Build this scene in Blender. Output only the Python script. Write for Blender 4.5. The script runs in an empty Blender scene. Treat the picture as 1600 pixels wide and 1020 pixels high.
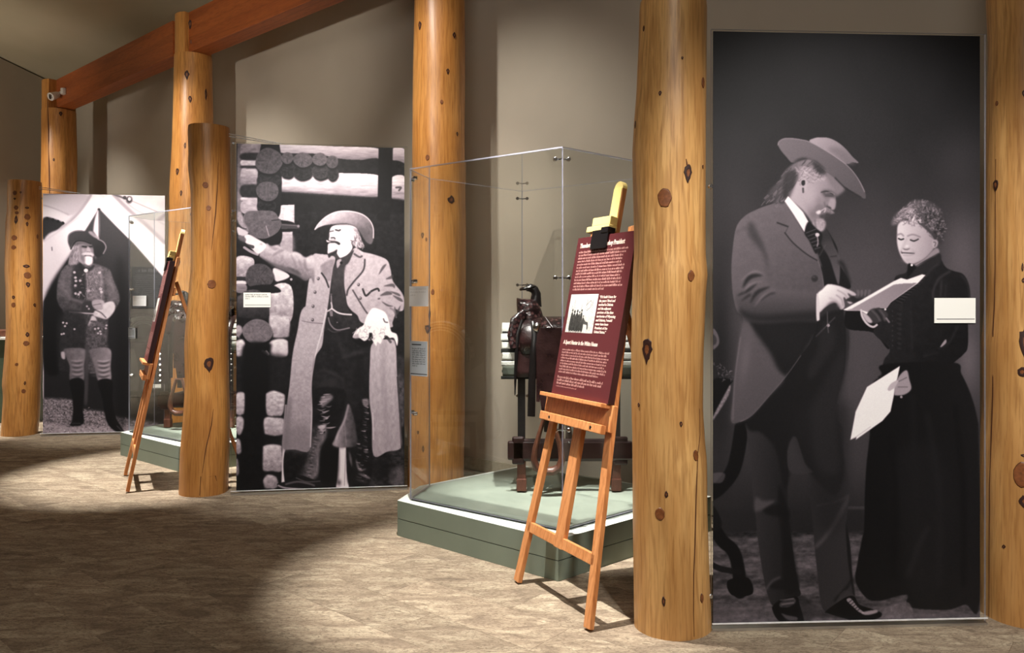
import bpy, bmesh, math, random
import numpy as np
from mathutils import Vector, Matrix

# ================================================================ camera, world, light, exposure
F = 1200.0                      # focal length in pixels of the 1600 x 1020 frame
EYE = 1.55
HZ = 475.0                      # row of the horizon
scene = bpy.context.scene
cam_data = bpy.data.cameras.new('camera')
cam = bpy.data.objects.new('camera', cam_data)
scene.collection.objects.link(cam)
cam.location = (0, 0, EYE)
cam.rotation_euler = (math.radians(90), 0, 0)
cam_data.sensor_width = 36
cam_data.lens = F/1600*36
cam_data.shift_y = -(510-HZ)/1600
cam_data.clip_end = 100
scene.camera = cam

world = bpy.data.worlds.new('world'); scene.world = world
world.use_nodes = True
world.node_tree.nodes['Background'].inputs[0].default_value = (0.9, 0.86, 0.8, 1)
world.node_tree.nodes['Background'].inputs[1].default_value = 0.03

def lamp(kind, loc, target, power, color=(1, .86, .68), size=.1, spot=60, blend=.6, name='gallery_and_fill_spot', size_y=None):
    d = bpy.data.lights.new(name, kind); d.energy = power; d.color = color
    if kind == 'SPOT':
        d.spot_size = math.radians(spot); d.spot_blend = blend; d.shadow_soft_size = size
    elif kind == 'AREA':
        d.size = size
        if size_y: d.shape = 'RECTANGLE'; d.size_y = size_y
    o = bpy.data.objects.new(name, d); scene.collection.objects.link(o)
    o.location = loc
    o.rotation_euler = (Vector(target)-Vector(loc)).to_track_quat('-Z', 'Y').to_euler()
    return o

WARM = (1, .90, .78); NEUT = (1, .95, .90)
# one bay of the gallery repeats every 3.24 m left / 2.73 m back
BAY = Vector((-3.24, 2.73, 0))
for k in range(0, 3):
    b = BAY*k
    e = (1.0, 1.15, .9)[k]
    # steep accent light over each case and easel
    lamp('SPOT', Vector((-.38, 3.85, 5.0))+b, Vector((.0, 4.35, .0))+b, 2100*e, NEUT, .018, 33, .6)
    lamp('SPOT', Vector((.15, 4.25, 5.0))+b, Vector((.55, 5.45, .75))+b, 1100*e, NEUT, .02, 30, .5)
    # wash on the wall and the rear logs
    lamp('SPOT', Vector((-1.35, 5.05, 4.6))+b, Vector((-.1, 6.9, 1.8))+b, 230*e, (1, .93, .84), .06, 84, 1.0)
    # light on the big photographs
    lamp('SPOT', Vector((1.15, .4, 4.5))+b, Vector((1.62, 3.75, 1.20))+b, 580*(1, 1.0, 1.0)[k], NEUT, .12, 40, .7)
    lamp('SPOT', Vector((1.75, .5, 4.5))+b, Vector((1.68, 3.75, 1.3))+b, 360*(1, .9, 1)[k], NEUT, .12, 40, .7)
    # extra spot added to brighten the tall rear log
    lamp('SPOT', Vector((-2.1, 2.7, 4.6))+b, Vector((-.72, 6.4, 2.3))+b, 380, WARM, .06, 30, .8)
    # warm light raking the logs
    lamp('SPOT', Vector((.3, .6, 4.3))+b, Vector((.84, 3.7, 1.45))+b, 20, WARM, .06, 22, .7)
lamp('SPOT', (-9.2, 8.6, 2.9), (-8.4, 11.0, 5.4), 280, WARM, .2, 80, .9)  # unseen uplight added to brighten the ceiling
lamp('SPOT', (-4.4, 4.6, 3.7), (-3.1, 8.4, 4.3), 230, WARM, .1, 58, .9)  # unseen spot added to brighten the beams and upper rear logs
# unseen area fill, added for the general light level of the hall
lamp('AREA', (-.8, -1.2, 5.9), (-2.6, 5.0, 0), 155, (1, .93, .86), 3.0, name='hall_area_fill', size_y=3.0)
lamp('SPOT', (-6.0, 5.0, 4.9), (-9.4, 8.5, 1.6), 3000, NEUT, .1, 42, .8)  # unseen spot added on the left wall, for its reflection in the glass

scene.view_settings.view_transform = 'Standard'
scene.view_settings.look = 'None'
scene.view_settings.exposure = 0.0
scene.view_settings.gamma = 1.0
scene.view_settings.use_curve_mapping = False
scene.cycles.max_bounces = 8
scene.cycles.transparent_max_bounces = 40
scene.cycles.caustics_reflective = False
scene.cycles.caustics_refractive = False
scene.cycles.sample_clamp_indirect = 4

# ================================================================ helpers
def px(x, y, Z):
    """the point seen at pixel (x, y) at depth Z"""
    return Vector(((x-800)/F*Z, Z, EYE-(y-HZ)/F*Z))

def lin(r, g=None, b=None):
    if g is None: r, g, b = r
    f = lambda c: (c/255/12.92) if c/255 <= .04045 else ((c/255+.055)/1.055)**2.4
    return (f(r), f(g), f(b), 1)

def empty(name, label, cat, loc=(0, 0, 0), rz=0, group=None):
    o = bpy.data.objects.new(name, None); scene.collection.objects.link(o)
    o.location = loc; o.rotation_euler = (0, 0, rz); o.empty_display_size = .1
    o['label'] = label; o['category'] = cat
    if group: o['group'] = group
    return o

def tag(o, label=None, cat=None, group=None, kind=None):
    if label: o['label'] = label
    if cat: o['category'] = cat
    if group: o['group'] = group
    if kind: o['kind'] = kind
    return o

class MB:
    def __init__(s): s.v = []; s.f = []; s.m = []; s.uv = {}
    def add(s, vs, fs, mi=0, M=None):
        n = len(s.v)
        s.v += [tuple((M @ Vector(p)) if M else p) for p in vs]
        for f in fs: s.f.append(tuple(n+i for i in f)); s.m.append(mi)
        return s
    def box(s, x0, y0, z0, x1, y1, z1, mi=0, M=None):
        v = [(x0, y0, z0), (x1, y0, z0), (x1, y1, z0), (x0, y1, z0), (x0, y0, z1), (x1, y0, z1), (x1, y1, z1), (x0, y1, z1)]
        return s.add(v, [(0, 3, 2, 1), (4, 5, 6, 7), (0, 1, 5, 4), (1, 2, 6, 5), (2, 3, 7, 6), (3, 0, 4, 7)], mi, M)
    def prism(s, poly, z0, z1, mi=0, mtop=None, M=None):
        """poly counter-clockwise in xy"""
        a = sum(poly[i][0]*poly[(i+1) % len(poly)][1]-poly[(i+1) % len(poly)][0]*poly[i][1] for i in range(len(poly)))
        if a < 0: poly = list(reversed(poly))
        n = len(poly); v = [(p[0], p[1], z0) for p in poly]+[(p[0], p[1], z1) for p in poly]
        s.add(v, [tuple(reversed(range(n)))]+[(i, (i+1) % n, n+(i+1) % n, n+i) for i in range(n)], mi, M)
        s.add(v, [tuple(range(n, 2*n))], mi if mtop is None else mtop, M)
        return s
    def tube(s, pts, r, n=8, mi=0, M=None, cap=True, flat=1.0, up=(0, 0, 1)):
        pts = [Vector(p) for p in pts]; k = len(pts)
        rr = r if isinstance(r, (list, tuple)) else [r]*k
        vs = []; fs = []; prev = None
        for i, p in enumerate(pts):
            t = (pts[min(i+1, k-1)]-pts[max(i-1, 0)]).normalized()
            a = Vector(up) if prev is None else prev
            a = (a-t*a.dot(t))
            if a.length < 1e-4: a = Vector((1, 0, 0))-t*t.x
            if a.length < 1e-4: a = Vector((0, 1, 0))-t*t.y
            a.normalize(); prev = a; b = t.cross(a)
            for j in range(n):
                q = 2*math.pi*j/n
                vs.append(tuple(p+a*math.cos(q)*rr[i]*flat+b*math.sin(q)*rr[i]))
        for i in range(k-1):
            for j in range(n):
                fs.append((i*n+j, i*n+(j+1) % n, (i+1)*n+(j+1) % n, (i+1)*n+j))
        if cap: fs += [tuple(reversed(range(n))), tuple(range((k-1)*n, k*n))]
        return s.add(vs, fs, mi, M)
    def lathe(s, prof, n=20, mi=0, M=None):
        vs = []; fs = []
        for r, z in prof:
            for j in range(n): q = 2*math.pi*j/n; vs.append((r*math.cos(q), r*math.sin(q), z))
        for i in range(len(prof)-1):
            for j in range(n): fs.append((i*n+j, i*n+(j+1) % n, (i+1)*n+(j+1) % n, (i+1)*n+j))
        fs += [tuple(reversed(range(n))), tuple(range((len(prof)-1)*n, len(prof)*n))]
        return s.add(vs, fs, mi, M)
    def grid(s, P, mi=0, M=None, flip=False):
        h = len(P); w = len(P[0]); vs = [tuple(p) for row in P for p in row]
        fs = [(i*w+j, i*w+j+1, (i+1)*w+j+1, (i+1)*w+j) for i in range(h-1) for j in range(w-1)]
        if flip: fs = [tuple(reversed(f)) for f in fs]
        return s.add(vs, fs, mi, M)
    def build(s, name, mats, parent=None, bevel=0, smooth=False, solid=0, subdiv=0, local=True, seg=2):
        me = bpy.data.meshes.new(name); me.from_pydata(s.v, [], s.f); me.validate()
        if not isinstance(mats, (list, tuple)): mats = [mats]
        for m in mats: me.materials.append(m)
        if len(me.polygons) == len(s.m):
            me.polygons.foreach_set('material_index', s.m)
        o = bpy.data.objects.new(name, me); scene.collection.objects.link(o)
        if smooth:
            me.polygons.foreach_set('use_smooth', [True]*len(me.polygons))
            if smooth != 'all':
                bm = bmesh.new(); bm.from_mesh(me)
                for e in bm.edges:
                    if len(e.link_faces) == 2 and e.calc_face_angle(0) > math.radians(40): e.smooth = False
                bm.to_mesh(me); bm.free()
        if parent is not None:
            o.parent = parent
            if not local:
                o.matrix_parent_inverse = world_matrix(parent).inverted()
        if solid:
            m = o.modifiers.new('thickness', 'SOLIDIFY'); m.thickness = solid; m.offset = 0
        if subdiv:
            m = o.modifiers.new('smooth', 'SUBSURF'); m.levels = m.render_levels = subdiv
        if bevel:
            m = o.modifiers.new('bevel', 'BEVEL'); m.width = bevel; m.segments = seg; m.limit_method = 'ANGLE'
        return o

def world_matrix(o):
    M = Matrix.LocRotScale(o.location, o.rotation_euler, o.scale)
    return world_matrix(o.parent) @ M if o.parent else M

def copy_tree(o, parent=None):
    c = o.copy(); scene.collection.objects.link(c)
    if parent is not None: c.parent = parent
    for ch in [x for x in scene.objects if x.parent == o]: copy_tree(ch, c)
    return c

# ---------------------------------------------------------------- materials
class NT:
    def __init__(s, name):
        s.m = bpy.data.materials.new(name); s.m.use_nodes = True; s.t = s.m.node_tree
        s.b = s.t.nodes['Principled BSDF']; s.out = s.t.nodes['Material Output']
    def n(s, kind, **kw):
        nd = s.t.nodes.new(kind)
        for k, v in kw.items():
            if k.startswith('_'): setattr(nd, k[1:], v)
        for k, v in kw.items():
            if not k.startswith('_'):
                key = int(k[1:]) if k[0] == 'i' and k[1:].isdigit() else k
                if hasattr(v, 'links') or isinstance(v, bpy.types.NodeSocket): s.t.links.new(v, nd.inputs[key])
                else: nd.inputs[key].default_value = v
        return nd
    def l(s, a, b): s.t.links.new(a, b)
    def set(s, **kw):
        for k, v in kw.items():
            k = k.replace('_', ' ')
            if isinstance(v, bpy.types.NodeSocket): s.l(v, s.b.inputs[k])
            else: s.b.inputs[k].default_value = v
        return s
    def ramp(s, fac, stops, interp='LINEAR'):
        r = s.n('ShaderNodeValToRGB'); s.l(fac, r.inputs[0]); e = r.color_ramp.elements; r.color_ramp.interpolation = interp
        while len(e) < len(stops): e.new(.5)
        for k, (p, c) in enumerate(stops): e[k].position = p; e[k].color = c
        return r.outputs[0]
    def coords(s, scale=(1, 1, 1), rot=(0, 0, 0), which='Object'):
        tc = s.n('ShaderNodeTexCoord'); mp = s.n('ShaderNodeMapping'); s.l(tc.outputs[which], mp.inputs[0])
        mp.inputs['Scale'].default_value = scale; mp.inputs['Rotation'].default_value = rot
        return mp.outputs[0]
    def noise(s, vec, scale=5, detail=4, rough=.55, dist=0):
        n = s.n('ShaderNodeTexNoise'); s.l(vec, n.inputs['Vector'])
        n.inputs['Scale'].default_value = scale; n.inputs['Detail'].default_value = detail
        n.inputs['Roughness'].default_value = rough; n.inputs['Distortion'].default_value = dist
        return n.outputs[0]
    def mix(s, f, a, b, mode='MIX'):
        m = s.n('ShaderNodeMix', _data_type='RGBA', _blend_type=mode)
        for k, v in ((0, f), (6, a), (7, b)):
            if isinstance(v, bpy.types.NodeSocket): s.l(v, m.inputs[k])
            else: m.inputs[k].default_value = v
        return m.outputs[2]
    def bump(s, h, strength=.3, dist=.01):
        b = s.n('ShaderNodeBump'); s.l(h, b.inputs['Height']); b.inputs['Strength'].default_value = strength; b.inputs['Distance'].default_value = dist
        s.l(b.outputs[0], s.b.inputs['Normal'])

def plain(name, col, rough=.5, metal=0, bump=0, var=.12, scale=30, spec=.5):
    t = NT(name); c = t.coords(); n = t.noise(c, scale, 3)
    dark = tuple(x*(1-var) for x in col[:3])+(1,); light = tuple(min(1, x*(1+var)) for x in col[:3])+(1,)
    t.set(Base_Color=t.ramp(n, [(.3, dark), (.7, light)]), Roughness=rough, Metallic=metal)
    t.b.inputs['Specular IOR Level'].default_value = spec
    if bump: t.bump(n, bump, .004)
    return t.m

def wood(name, light, mid, dark, zs=.1, rough=.42, gscale=9, axis=2, bump=.25, blotch=.5):
    t = NT(name)
    sc = [1, 1, 1]; sc[axis] = zs
    sc2 = [1, 1, 1]; sc2[axis] = zs*3
    info = t.n('ShaderNodeObjectInfo')
    tc = t.n('ShaderNodeTexCoord'); add = t.n('ShaderNodeVectorMath', _operation='MULTIPLY_ADD')
    t.l(tc.outputs['Object'], add.inputs[0]); add.inputs[1].default_value = (1, 1, 1); 
    vm = t.n('ShaderNodeVectorMath', _operation='SCALE'); t.l(info.outputs['Location'], vm.inputs[0]); vm.inputs['Scale'].default_value = 3.1
    t.l(vm.outputs[0], add.inputs[2])
    def mp(s):
        m = t.n('ShaderNodeMapping'); t.l(add.outputs[0], m.inputs[0]); m.inputs['Scale'].default_value = s; return m.outputs[0]
    a = t.noise(mp(tuple(sc)), gscale, 5, .6, 1.2)
    rings = t.n('ShaderNodeTexWave', _wave_type='RINGS', _rings_direction='SPHERICAL'); t.l(mp(tuple(sc)), rings.inputs[0])
    rings.inputs['Scale'].default_value = gscale*.9; rings.inputs['Distortion'].default_value = 9; rings.inputs['Detail'].default_value = 3; rings.inputs['Detail Scale'].default_value = 1.5
    fine = t.noise(mp((sc[0]*6, sc[1]*6, sc[2]*3) if axis == 2 else tuple(q*6 for q in sc)), 16, 3, .6)
    big = t.noise(mp(tuple(sc2)), 2.4, 3, .5, .5)
    c1 = t.ramp(a, [(.3, mid), (.62, light)])
    c2 = t.mix(t.ramp(rings.outputs[1], [(.0, (.34, .34, .34, 1)), (.25, (0, 0, 0, 1))]), c1, dark)
    c3 = t.mix(t.ramp(big, [(.38, (blotch, blotch, blotch, 1)), (.56, (0, 0, 0, 1))]), c2, t.mix(.55, mid, dark))
    c4 = t.mix(t.ramp(fine, [(.32, (.55, .55, .55, 1)), (.52, (0, 0, 0, 1))]), c3, dark)
    t.set(Base_Color=c4, Roughness=rough)
    t.bump(fine, bump, .003)
    return t.m

LOG = wood('varnished_log', lin(222, 176, 112), lin(198, 146, 84), lin(140, 92, 46), .10, .38, 9, blotch=.75)
LOG2 = wood('amber_log', lin(214, 156, 88), lin(196, 134, 66), lin(136, 80, 34), .10, .38, 9, blotch=.6)
BEAM = wood('stained_beam', lin(178, 98, 48), lin(160, 84, 40), lin(112, 54, 24), .08, .5, 5, 0, .15, .3)
KNOT = plain('knot_wood', lin(122, 72, 38), .45, var=.3, scale=70)
KNOTR = plain('knot_ring', lin(78, 40, 20), .5, var=.3, scale=60)
KNOTD = plain('knot_dark', lin(48, 20, 10), .6, var=.3, scale=50)
CHECKM = plain('check_crack', lin(84, 44, 18), .8)
EASEL = wood('easel_beech', lin(228, 160, 102), lin(214, 142, 84), lin(176, 104, 56), .06, .45, 12, 2, .08, .15)
PINE = plain('pale_pine', lin(246, 222, 140), .5, var=.05)
CHROME = plain('polished_steel', (.75, .76, .78, 1), .18, 1, var=.03)
BLACK = plain('black_metal', lin(22, 22, 24), .4, var=.1)
BLKCLIP = plain('black_clip', lin(20, 18, 20), .35, spec=.4)
RED = plain('maroon_board_edge', lin(52, 22, 26), .5)
WHITE = plain('white_card', lin(250, 250, 246), .6, var=.01, scale=4)
RULE = plain('grey_print', lin(90, 90, 90), .6)
GREYCARD = plain('grey_card', lin(176, 184, 190), .6, var=.02)
SAGET = plain('spotlit_sage_ledge', lin(222, 228, 218), .5, var=.02)  # ledge paint paler than the boards: spotlight put into the colour
SAGE = plain('sage_paint', lin(124, 136, 122), .55, var=.03, scale=6, bump=.05)
GASKET = plain('dark_gasket', lin(40, 46, 42), .6)
ALU = plain('aluminium', (.72, .73, .75, 1), .35, 1, var=.03)

t = NT('sage_fabric'); c = t.coords(); n1 = t.noise(c, 2.2, 3, .5, .4); n2 = t.noise(c, 260, 2)
t.set(Base_Color=t.ramp(n1, [(.3, lin(142, 153, 140)), (.7, lin(164, 174, 160))]), Roughness=.85); t.bump(n2, .15, .002); FABRIC = t.m

def glass(name, tint=(.986, .993, .988), k=1.0):
    t = NT(name); t.t.nodes.remove(t.b)
    tr = t.n('ShaderNodeBsdfTransparent'); tr.inputs[0].default_value = tint+(1,)
    gl = t.n('ShaderNodeBsdfGlossy'); gl.inputs['Roughness'].default_value = .0; gl.inputs[0].default_value = (1, 1, 1, 1)
    fr = t.n('ShaderNodeFresnel'); fr.inputs[0].default_value = 1.5
    geo = t.n('ShaderNodeNewGeometry')
    inv = t.n('ShaderNodeMath', _operation='SUBTRACT'); inv.inputs[0].default_value = k; t.l(geo.outputs['Backfacing'], inv.inputs[1])
    mul = t.n('ShaderNodeMath', _operation='MULTIPLY', _use_clamp=True); t.l(fr.outputs[0], mul.inputs[0]); m2 = t.n('ShaderNodeMath', _operation='MULTIPLY'); t.l(inv.outputs[0], m2.inputs[0]); m2.inputs[1].default_value = 1.7; t.l(m2.outputs[0], mul.inputs[1])
    mx = t.n('ShaderNodeMixShader'); t.l(mul.outputs[0], mx.inputs[0]); t.l(tr.outputs[0], mx.inputs[1]); t.l(gl.outputs[0], mx.inputs[2])
    t.l(mx.outputs[0], t.out.inputs[0]); return t.m
GLASS = glass('clear_glass')
t = NT('glass_edge'); tr = t.n('ShaderNodeBsdfTransparent'); tr.inputs[0].default_value = (.8, .86, .86, 1)
t.set(Base_Color=lin(205, 206, 226), Roughness=.25); mx = t.n('ShaderNodeMixShader'); mx.inputs[0].default_value = .75
mx.inputs[0].default_value = .62; t.l(tr.outputs[0], mx.inputs[1]); t.l(t.b.outputs[0], mx.inputs[2]); t.l(mx.outputs[0], t.out.inputs[0]); GEDGE = t.m
GEDGE2 = GEDGE.copy(); GEDGE2.name = 'glass_edge_clear'
for nd in GEDGE2.node_tree.nodes:
    if nd.type == 'MIX_SHADER': nd.inputs[0].default_value = .12
    if nd.type == 'BSDF_TRANSPARENT': nd.inputs[0].default_value = (.93, .96, .95, 1)

def image_mat(name, arr, rough=.55, alpha=None):
    h, w = arr.shape[:2]
    im = bpy.data.images.new(name, w, h, alpha=alpha is not None)
    px_ = np.ones((h, w, 4), np.float32); px_[..., :3] = arr
    if alpha is not None: px_[..., 3] = alpha
    im.pixels.foreach_set(px_[::-1].ravel()); im.update(); im.pack()
    t = NT(name); tx = t.n('ShaderNodeTexImage'); tx.image = im; tx.extension = 'EXTEND'
    uv = t.n('ShaderNodeUVMap'); t.l(uv.outputs[0], tx.inputs[0])
    t.set(Base_Color=tx.outputs[0], Roughness=rough)
    t.b.inputs['Specular IOR Level'].default_value = .25
    return t.m

def quad_print(name, mat, origin, ux, uz, thick, parent, edge=None, n=1):
    """flat print: origin = lower left corner, ux / uz = world vectors along the width and up, uv 0..1 on the front"""
    o = Vector(origin); ux = Vector(ux); uz = Vector(uz); nb = uz.cross(ux).normalized()*thick   # away from the viewer
    nb = -nb if nb.y < 0 else nb
    P = [o, o+ux, o+ux+uz, o+uz]; Q = [p+nb for p in P]
    me = bpy.data.meshes.new(name)
    me.from_pydata([tuple(p) for p in P+Q], [], [(0, 1, 2, 3), (4, 7, 6, 5), (0, 4, 5, 1), (1, 5, 6, 2), (2, 6, 7, 3), (3, 7, 4, 0)])
    me.materials.append(mat); me.materials.append(edge or BLACK)
    uvl = me.uv_layers.new(name='UVMap'); uvs = [(0, 0), (1, 0), (1, 1), (0, 1)]
    for i in range(4): uvl.data[i].uv = uvs[i]
    for k, p in enumerate(me.polygons): p.material_index = 0 if k == 0 else 1
    ob = bpy.data.objects.new(name, me); scene.collection.objects.link(ob)
    if parent is not None:
        ob.parent = parent; ob.matrix_parent_inverse = world_matrix(parent).inverted()
    return ob

def text_mesh(name, body, size, mat, M, parent, align='LEFT', shear=0, offset=0, sx=1.0, extrude=.0004):
    cu = bpy.data.curves.new(name, 'FONT'); cu.body = body; cu.size = size; cu.align_x = align; cu.shear = shear; cu.offset = offset; cu.extrude = extrude
    cu.resolution_u = 2
    tmp = bpy.data.objects.new('tmp', cu); scene.collection.objects.link(tmp)
    dg = bpy.context.evaluated_depsgraph_get(); me = bpy.data.meshes.new_from_object(tmp.evaluated_get(dg))
    bpy.data.objects.remove(tmp); me.materials.clear(); me.materials.append(mat); me.name = name
    o = bpy.data.objects.new(name, me); scene.collection.objects.link(o)
    W = M @ Matrix.Diagonal((sx, 1, 1, 1))
    o.parent = parent; o.matrix_world = W
    o.matrix_parent_inverse = world_matrix(parent).inverted(); o.matrix_basis = W
    return o
# ---------------------------------------------------------------- flat print painter (numpy)
def homography(src, dst):
    A = []; b = []
    for (x, y), (u, v) in zip(src, dst):
        A.append([x, y, 1, 0, 0, 0, -u*x, -u*y]); b.append(u)
        A.append([0, 0, 0, x, y, 1, -v*x, -v*y]); b.append(v)
    h = np.linalg.solve(np.array(A, float), np.array(b, float))
    return np.append(h, 1).reshape(3, 3)

def boxblur(a, r, axis):
    if r < 1: return a
    n = 2*r+1
    pad = [(0, 0), (0, 0)]; pad[axis] = (r+1, r)
    c = np.cumsum(np.pad(a, pad, mode='edge'), axis=axis)
    if axis == 0: return (c[n:, :]-c[:-n, :])/n
    return (c[:, n:]-c[:, :-n])/n

def gblur(a, s):
    if s < 0.3: return a
    if s < 1.2:
        w = math.exp(-0.5/s**2)
        for ax in (0, 1):
            p = [(0, 0), (0, 0)]; p[ax] = (1, 1)
            q = np.pad(a, p, mode='edge')
            if ax == 0: a = (q[:-2]*w+q[1:-1]+q[2:]*w)/(1+2*w)
            else: a = (q[:, :-2]*w+q[:, 1:-1]+q[:, 2:]*w)/(1+2*w)
        return a
    r = max(1, int(round(s*0.9)))
    for _ in range(2):
        a = boxblur(boxblur(a, r, 0), r, 1)
    return a

def spline(pts, closed=True, n=6):
    P = np.array(pts, float); m = len(P); out = []
    rng = range(m) if closed else range(m-1)
    for i in rng:
        if closed: p0, p1, p2, p3 = P[(i-1) % m], P[i], P[(i+1) % m], P[(i+2) % m]
        else: p0, p1, p2, p3 = P[max(i-1, 0)], P[i], P[i+1], P[min(i+2, m-1)]
        for k in range(n):
            t = k/n
            out.append(0.5*((2*p1)+(-p0+p2)*t+(2*p0-5*p1+4*p2-p3)*t*t+(-p0+3*p1-3*p2+p3)*t**3))
    if not closed: out.append(P[-1])
    return np.array(out)

class Canvas:
    """tones painted in the coordinates of the print as it hangs; x0,y0,x1,y1 = extent, S = texels per unit"""
    def __init__(s, x0, y0, x1, y1, S=1.5, seed=1):
        s.x0, s.y0, s.S = x0, y0, S
        s.W, s.H = int((x1-x0)*S), int((y1-y0)*S)
        s.a = np.zeros((s.H, s.W)); s.rs = np.random.RandomState(seed)
        s.o = (0, 0, 1)
    def at(s, ox, oy, k): s.o = (ox, oy, k); return s
    def tr(s, pts):
        ox, oy, k = s.o
        return [((ox+x/k-s.x0)*s.S, (oy+y/k-s.y0)*s.S) for x, y in pts]
    def noise(s, cx, cy, oct=3):
        out = np.zeros((s.H, s.W)); amp = 1; tot = 0
        for o in range(oct):
            gx, gy = max(2, int(s.W/(cx*s.S))+2), max(2, int(s.H/(cy*s.S))+2)
            g = s.rs.rand(gy, gx)
            X = np.linspace(0, gx-1.001, s.W); Y = np.linspace(0, gy-1.001, s.H)
            xi = X.astype(int); yi = Y.astype(int); fx = X-xi; fy = (Y-yi)[:, None]
            fx = fx*fx*(3-2*fx); fy = fy*fy*(3-2*fy)
            r = g[yi][:, xi]*(1-fx)*(1-fy)+g[yi][:, xi+1]*fx*(1-fy)+g[yi+1][:, xi]*(1-fx)*fy+g[yi+1][:, xi+1]*fx*fy
            out += r*amp; tot += amp; amp *= .55; cx /= 2; cy /= 2
        return out/tot-.5
    def grid(s):
        return (np.arange(s.W)/s.S+s.x0)[None, :]+np.zeros((s.H, 1)), (np.arange(s.H)/s.S+s.y0)[:, None]+np.zeros((1, s.W))
    def _box(s, P, m):
        a0 = max(0, int(P[:, 0].min()-m)); a1 = min(s.W, int(P[:, 0].max()+m)+2)
        b0 = max(0, int(P[:, 1].min()-m)); b1 = min(s.H, int(P[:, 1].max()+m)+2)
        return a0, a1, b0, b1
    def poly(s, pts, v, alpha=1, blur=.7, sharp=False, tex=0, grad=None, add=False, tx=(6, 6)):
        """v: tone 0..255; grad=(x0,y0,v0,x1,y1,v1) in the current coordinates"""
        P = np.array(s.tr(pts)) if sharp else spline(s.tr(pts))
        bl = blur*s.S; a0, a1, b0, b1 = s._box(P, 3*bl+2)
        if a1 <= a0 or b1 <= b0: return
        X = np.arange(a0, a1)+.5; Y = np.arange(b0, b1)+.5
        M = np.zeros((len(Y), len(X)))
        Q = np.roll(P, -1, 0)
        for (xa, ya), (xb, yb) in zip(P, Q):
            if ya == yb: continue
            rows = np.nonzero((Y >= min(ya, yb)) & (Y < max(ya, yb)))[0]
            if not len(rows): continue
            xc = xa+(Y[rows]-ya)*(xb-xa)/(yb-ya)
            c = np.clip(X[None, :]-xc[:, None]+.5, 0, 1)
            M[rows] += c if yb > ya else -c
        M = gblur(np.clip(np.abs(M), 0, 1), bl)*alpha
        s._mix(M, a0, a1, b0, b1, v, grad, tex, add, tx)
    def _mix(s, M, a0, a1, b0, b1, v, grad, tex, add, tx=(6, 6)):
        if grad:
            (g0, g1) = s.tr([(grad[0], grad[1]), (grad[3], grad[4])])
            d = np.array(g1)-np.array(g0); L = (d**2).sum()
            XX, YY = np.meshgrid(np.arange(a0, a1), np.arange(b0, b1))
            t = np.clip(((XX-g0[0])*d[0]+(YY-g0[1])*d[1])/L, 0, 1)
            v = grad[2]+(grad[5]-grad[2])*t
        if tex:
            n = s.noise(*tx)[b0:b1, a0:a1]; v = v+n*tex
        A = s.a[b0:b1, a0:a1]
        if add: A += M*v
        else: A += M*(v-A)
    def line(s, pts, w, v, alpha=1, blur=.5, taper=False, sharp=False):
        P = np.array(s.tr(pts)) if sharp or len(pts) < 3 else spline(s.tr(pts), False)
        w = w*s.S/2/1.0; a0, a1, b0, b1 = s._box(P, w+3*blur*s.S+2)
        if a1 <= a0 or b1 <= b0: return
        XX, YY = np.meshgrid(np.arange(a0, a1)+.5, np.arange(b0, b1)+.5)
        D = np.full(XX.shape, 1e9); n = len(P)-1
        for i in range(n):
            ax, ay = P[i]; bx, by = P[i+1]; dx, dy = bx-ax, by-ay; L = dx*dx+dy*dy+1e-9
            t = np.clip(((XX-ax)*dx+(YY-ay)*dy)/L, 0, 1)
            d = np.hypot(XX-ax-t*dx, YY-ay-t*dy)
            if taper: d = d+w*abs((i+t)/n*2-1)**1.5
            D = np.minimum(D, d)
        M = np.clip(w-D+.5, 0, 1) if w >= .5 else np.clip(1-D, 0, 1)*w*2
        M = gblur(M, blur*s.S)*alpha
        s._mix(M, a0, a1, b0, b1, v, None, 0, False)
    def blob(s, x, y, rx, ry, v, alpha=1, ang=0, hard=0, add=False):
        (c,), k = s.tr([(x, y)]), s.S/s.o[2]
        rx *= k; ry *= k; R = max(rx, ry)*(1.1 if hard else 2.4)
        a0, a1 = max(0, int(c[0]-R)), min(s.W, int(c[0]+R)+2); b0, b1 = max(0, int(c[1]-R)), min(s.H, int(c[1]+R)+2)
        if a1 <= a0 or b1 <= b0: return
        XX, YY = np.meshgrid(np.arange(a0, a1)+.5-c[0], np.arange(b0, b1)+.5-c[1])
        ca, sa = math.cos(math.radians(ang)), math.sin(math.radians(ang))
        q = np.hypot((XX*ca+YY*sa)/rx, (-XX*sa+YY*ca)/ry)
        M = np.clip((1-q)*hard+.5, 0, 1) if hard else np.exp(-q*q*1.4)
        s._mix(M*alpha, a0, a1, b0, b1, v, None, 0, add)
    def curls(s, pts, n, v0, v1, L=6, w=1.0, alpha=.7, ang=None, wob=60):
        """short curved strands scattered inside a polygon (hair, fringe)"""
        P = np.array(pts, float); lo, hi = P.min(0), P.max(0); k = s.o[2]
        done = 0
        while done < n:
            x, y = lo+(hi-lo)*s.rs.rand(2); inside = False; j = len(P)-1
            for i in range(len(P)):
                if (P[i, 1] > y) != (P[j, 1] > y) and x < (P[j, 0]-P[i, 0])*(y-P[i, 1])/(P[j, 1]-P[i, 1])+P[i, 0]: inside = not inside
                j = i
            if not inside: continue
            done += 1
            a = (s.rs.rand()*360 if ang is None else ang+(s.rs.rand()-.5)*wob); a = math.radians(a)
            q = []
            for t in range(4):
                q.append((x, y)); x += math.cos(a)*L*k/3; y += math.sin(a)*L*k/3; a += (s.rs.rand()-.3)*(1.6 if ang is None else .6)
            s.line(q, w, v0+(v1-v0)*s.rs.rand(), alpha, .35)
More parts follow.
